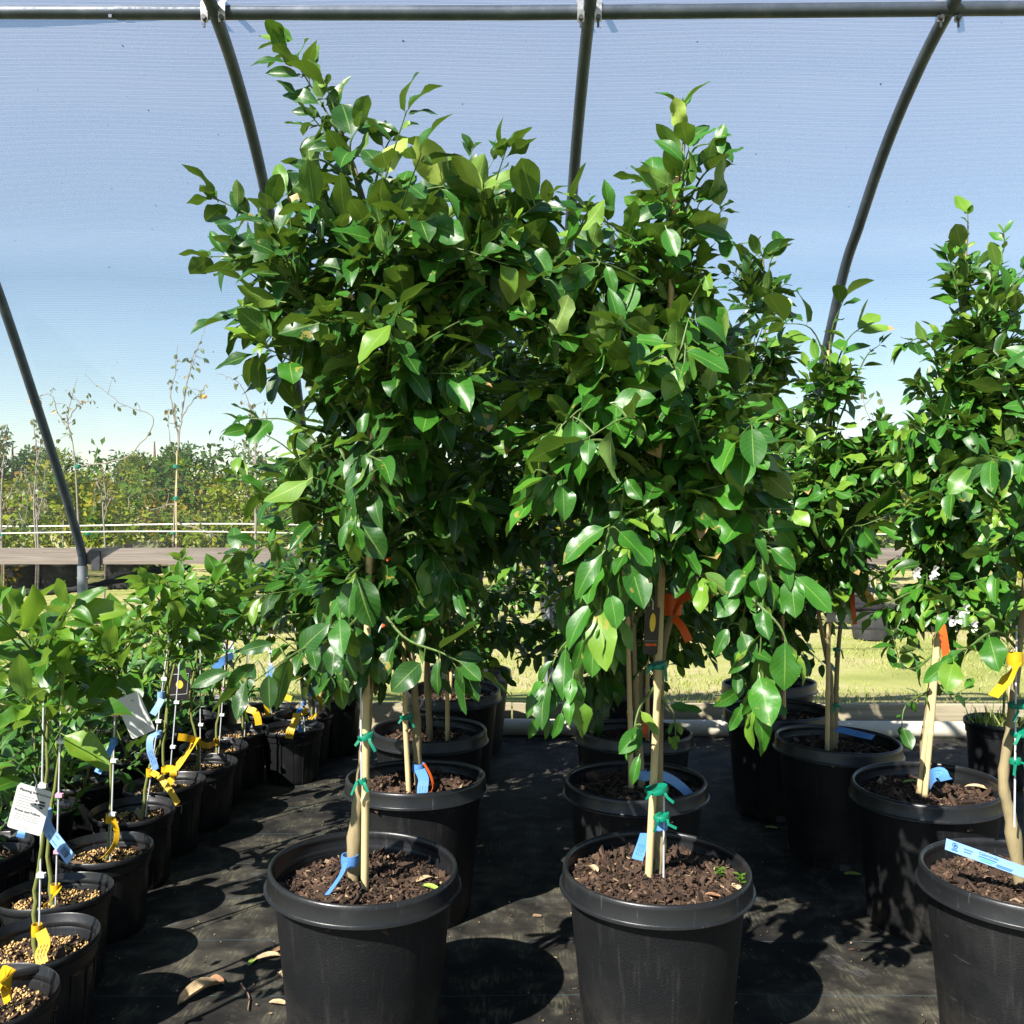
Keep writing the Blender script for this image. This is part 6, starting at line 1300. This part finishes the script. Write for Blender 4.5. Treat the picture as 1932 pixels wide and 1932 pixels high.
# ------------------------------------------------------------------ litter on the ground cloth
def ground_at(px, py, z=.0): d = FP * (CAMZ - z) / (py - HY); return np.array(((px - CX) / FP * d, d, z))
def fallen(label, px, py, L, rot, mat, curl, seed, z=.006):
    p = ground_at(px, py, z); rg = np.random.RandomState(seed); vs, fs = [], []; nl, ns = 9, 6; a0 = rad(rot)
    for side in (0, 1):
        for j in range(nl + 1):
            t = j / nl; wd = .42 * (t ** .6) * ((1 - t) ** .55) + .015
            for i in range(ns + 1):
                s_ = i / ns * 2 - 1; x = s_ * wd * math.cos(curl * .7 * abs(s_)); zz = abs(s_) ** 1.5 * wd * curl * .8 + .18 * curl * math.sin(t * 3.1 + .4) * (t - .2) + rg.normal(0, .006) + .03
                xx, yy = x * L, (t - .5) * L; vs.append((p[0] + xx * math.cos(a0) - yy * math.sin(a0), p[1] + xx * math.sin(a0) + yy * math.cos(a0), p[2] + max(.0, zz * L) + (.0009 if side else 0)))
    n = ns + 1; m_ = (nl + 1) * n
    for j in range(nl):
        for i in range(ns):
            a = j * n + i; fs.append((a + 1, a, a + n, a + n + 1)); b = a + m_; fs.append((b, b + 1, b + n + 1, b + n))
    for j in range(nl):
        for i, fl in ((0, 0), (ns, 1)):
            a = j * n + i; q = (a, a + n, a + n + m_, a + m_); fs.append(q if fl else q[::-1])
    mb = MB(); mb.add([(v[0] - p[0], v[1] - p[1], v[2] - p[2]) for v in vs], fs); o = mb.build('fallen_leaf', M[mat]); o.location = p
    tag(o, label, 'leaf', 'fallen leaves on the ground cloth'); return o
fallen('large pale curled dry leaf on the ground cloth left of the front pot', 376, 1876, .13, -35, 'dry_leaf', .9, 1)
fallen('brown crumpled leaf just above the large pale dry leaf', 408, 1852, .06, 60, 'brown_leaf', .8, 2)
fallen('small yellow green fallen leaf near the left front pot', 476, 1816, .045, -15, 'fallen_green', .5, 3)
fallen('cream curled leaf lying right of the yellow green one', 505, 1808, .075, -70, 'dry_leaf', .6, 4)
fallen('brown curled leaf against the side of the left front pot', 530, 1796, .06, -60, 'brown_leaf', .8, 5)
fallen('twisted tan leaf below the cream one beside the left front pot', 533, 1842, .05, 40, 'dry_leaf', .8, 6)
fallen('tan leaf lying flat low beside the left front pot', 525, 1893, .05, 80, 'dry_leaf', .4, 7)
fallen('yellow green leaf at the foot of the third pot of the right row', 1608, 1650, .06, 85, 'fallen_green', .3, 8)
fallen('pale leaf by the foot of the fourth pot of the right row', 1455, 1562, .05, 80, 'fallen_green', .3, 9)
fallen('dry leaf at the foot of the last pot of the right row', 1440, 1545, .05, 30, 'brown_leaf', .6, 10)
# leaves lying in the big pots
for (px, py, d, z, L, rot, mat, lab, sd_) in [(1388, 1676, 0, .408, .045, 30, 'dry_leaf', 'pale dry leaf in the right front pot by its rim', 11), (1345, 1690, 0, .408, .035, 70, 'brown_leaf', 'brown leaf on the bark near the rim of the right front pot', 12), (1120, 1640, 0, .408, .045, 20, 'dry_leaf', 'curled tan leaf at the left rim of the right front pot', 13), (812, 1676, 0, .392, .05, 60, 'fallen_green', 'half green leaf on the bark of the left front pot', 14), (800, 1660, 0, .395, .045, -50, 'dry_leaf', 'dry leaf above the half green one in the left front pot', 15), (1845, 1488, 0, .395, .075, 60, 'dry_leaf', 'tan dry leaf in the second pot of the right row', 16), (1722, 1478, 0, .395, .06, 75, 'fallen_green', 'green leaf lying in the second pot of the right row', 17)]:
    p = ground_at(px, py, z); o = fallen(lab, px, py, L, rot, mat, .5, sd_, z)
for (px, py, sd_) in [(1397, 1667, 1), (1358, 1655, 2)]:   # two weed sprouts in the right front pot
    p = ground_at(px, py, .408); lv = Leaves(sd_); rgw = np.random.RandomState(sd_)
    for k in range(11): a = k * 2.4; lv.add(p + (0, 0, .002 * k), np.array((math.cos(a), math.sin(a), .5)), np.array((0, -.2, 1.)), .016 * rgw.uniform(.7, 1.2), .7)
    o = lv.build('weed_sprout', T_LOW, M['young_leaf']); tag(o, 'tiny green weed sprout in the right front pot, %s' % ('nearer its rim' if sd_ == 1 else 'closer to the trunk'), 'weed', 'weed sprouts')
# crumbs, bark bits and seeds scattered over the cloth
rgl = np.random.RandomState(61); V, F, A = [], [], []
b0 = np.array([(x, y, q) for x in (-1, 1) for y in (-1, 1) for q in (-1, 1)], float); F0 = np.array([(0, 1, 3, 2), (4, 6, 7, 5), (0, 4, 5, 1), (2, 3, 7, 6), (0, 2, 6, 4), (1, 5, 7, 3)])
for i in range(1500):
    y = rgl.uniform(1.7, 5.2); x = rgl.uniform(-1.3, 1.9) * y / 2.6
    s_ = rgl.uniform(.0009, .003) * (2.2 if rgl.rand() < .03 else 1); a = rgl.rand() * 6.28; st_ = rgl.uniform(1, 3) if rgl.rand() < .3 else 1
    b = b0 * (s_ * st_, s_ * .7, s_ * .45) * (1 + rgl.normal(0, .2, (8, 3))); Rm = np.array(((math.cos(a), -math.sin(a), 0), (math.sin(a), math.cos(a), 0), (0, 0, 1)))
    V.append(b @ Rm.T + (x, y, .009)); F.append(F0 + 8 * i); A.append(np.tile((np.clip(rgl.uniform(.2, 1.2), 0, 1), 0, 0, 1), (8, 1)))
o = quad_mesh('litter', np.concatenate(V), np.concatenate(F), np.concatenate(A), M['bark_chip'], smooth=False); tag(o, kind='stuff')
for i, pts in enumerate([[(455, 1855), (470, 1880), (468, 1905)], [(540, 1895), (560, 1910), (585, 1915)], [(640, 1560), (655, 1572), (668, 1590)]]):
    m = MB(); P = [ground_at(x, y, .008) for x, y in pts]; m.tube(spline(P, 4), .0022, 5); tag(m.build('fallen_twig', M['brown_twig']), ['thin curved twig on the cloth near the large dry leaf', 'short twig lying against the left front pot', 'dry twig between the left front pot and the one behind'][i], 'twig', 'fallen twigs')
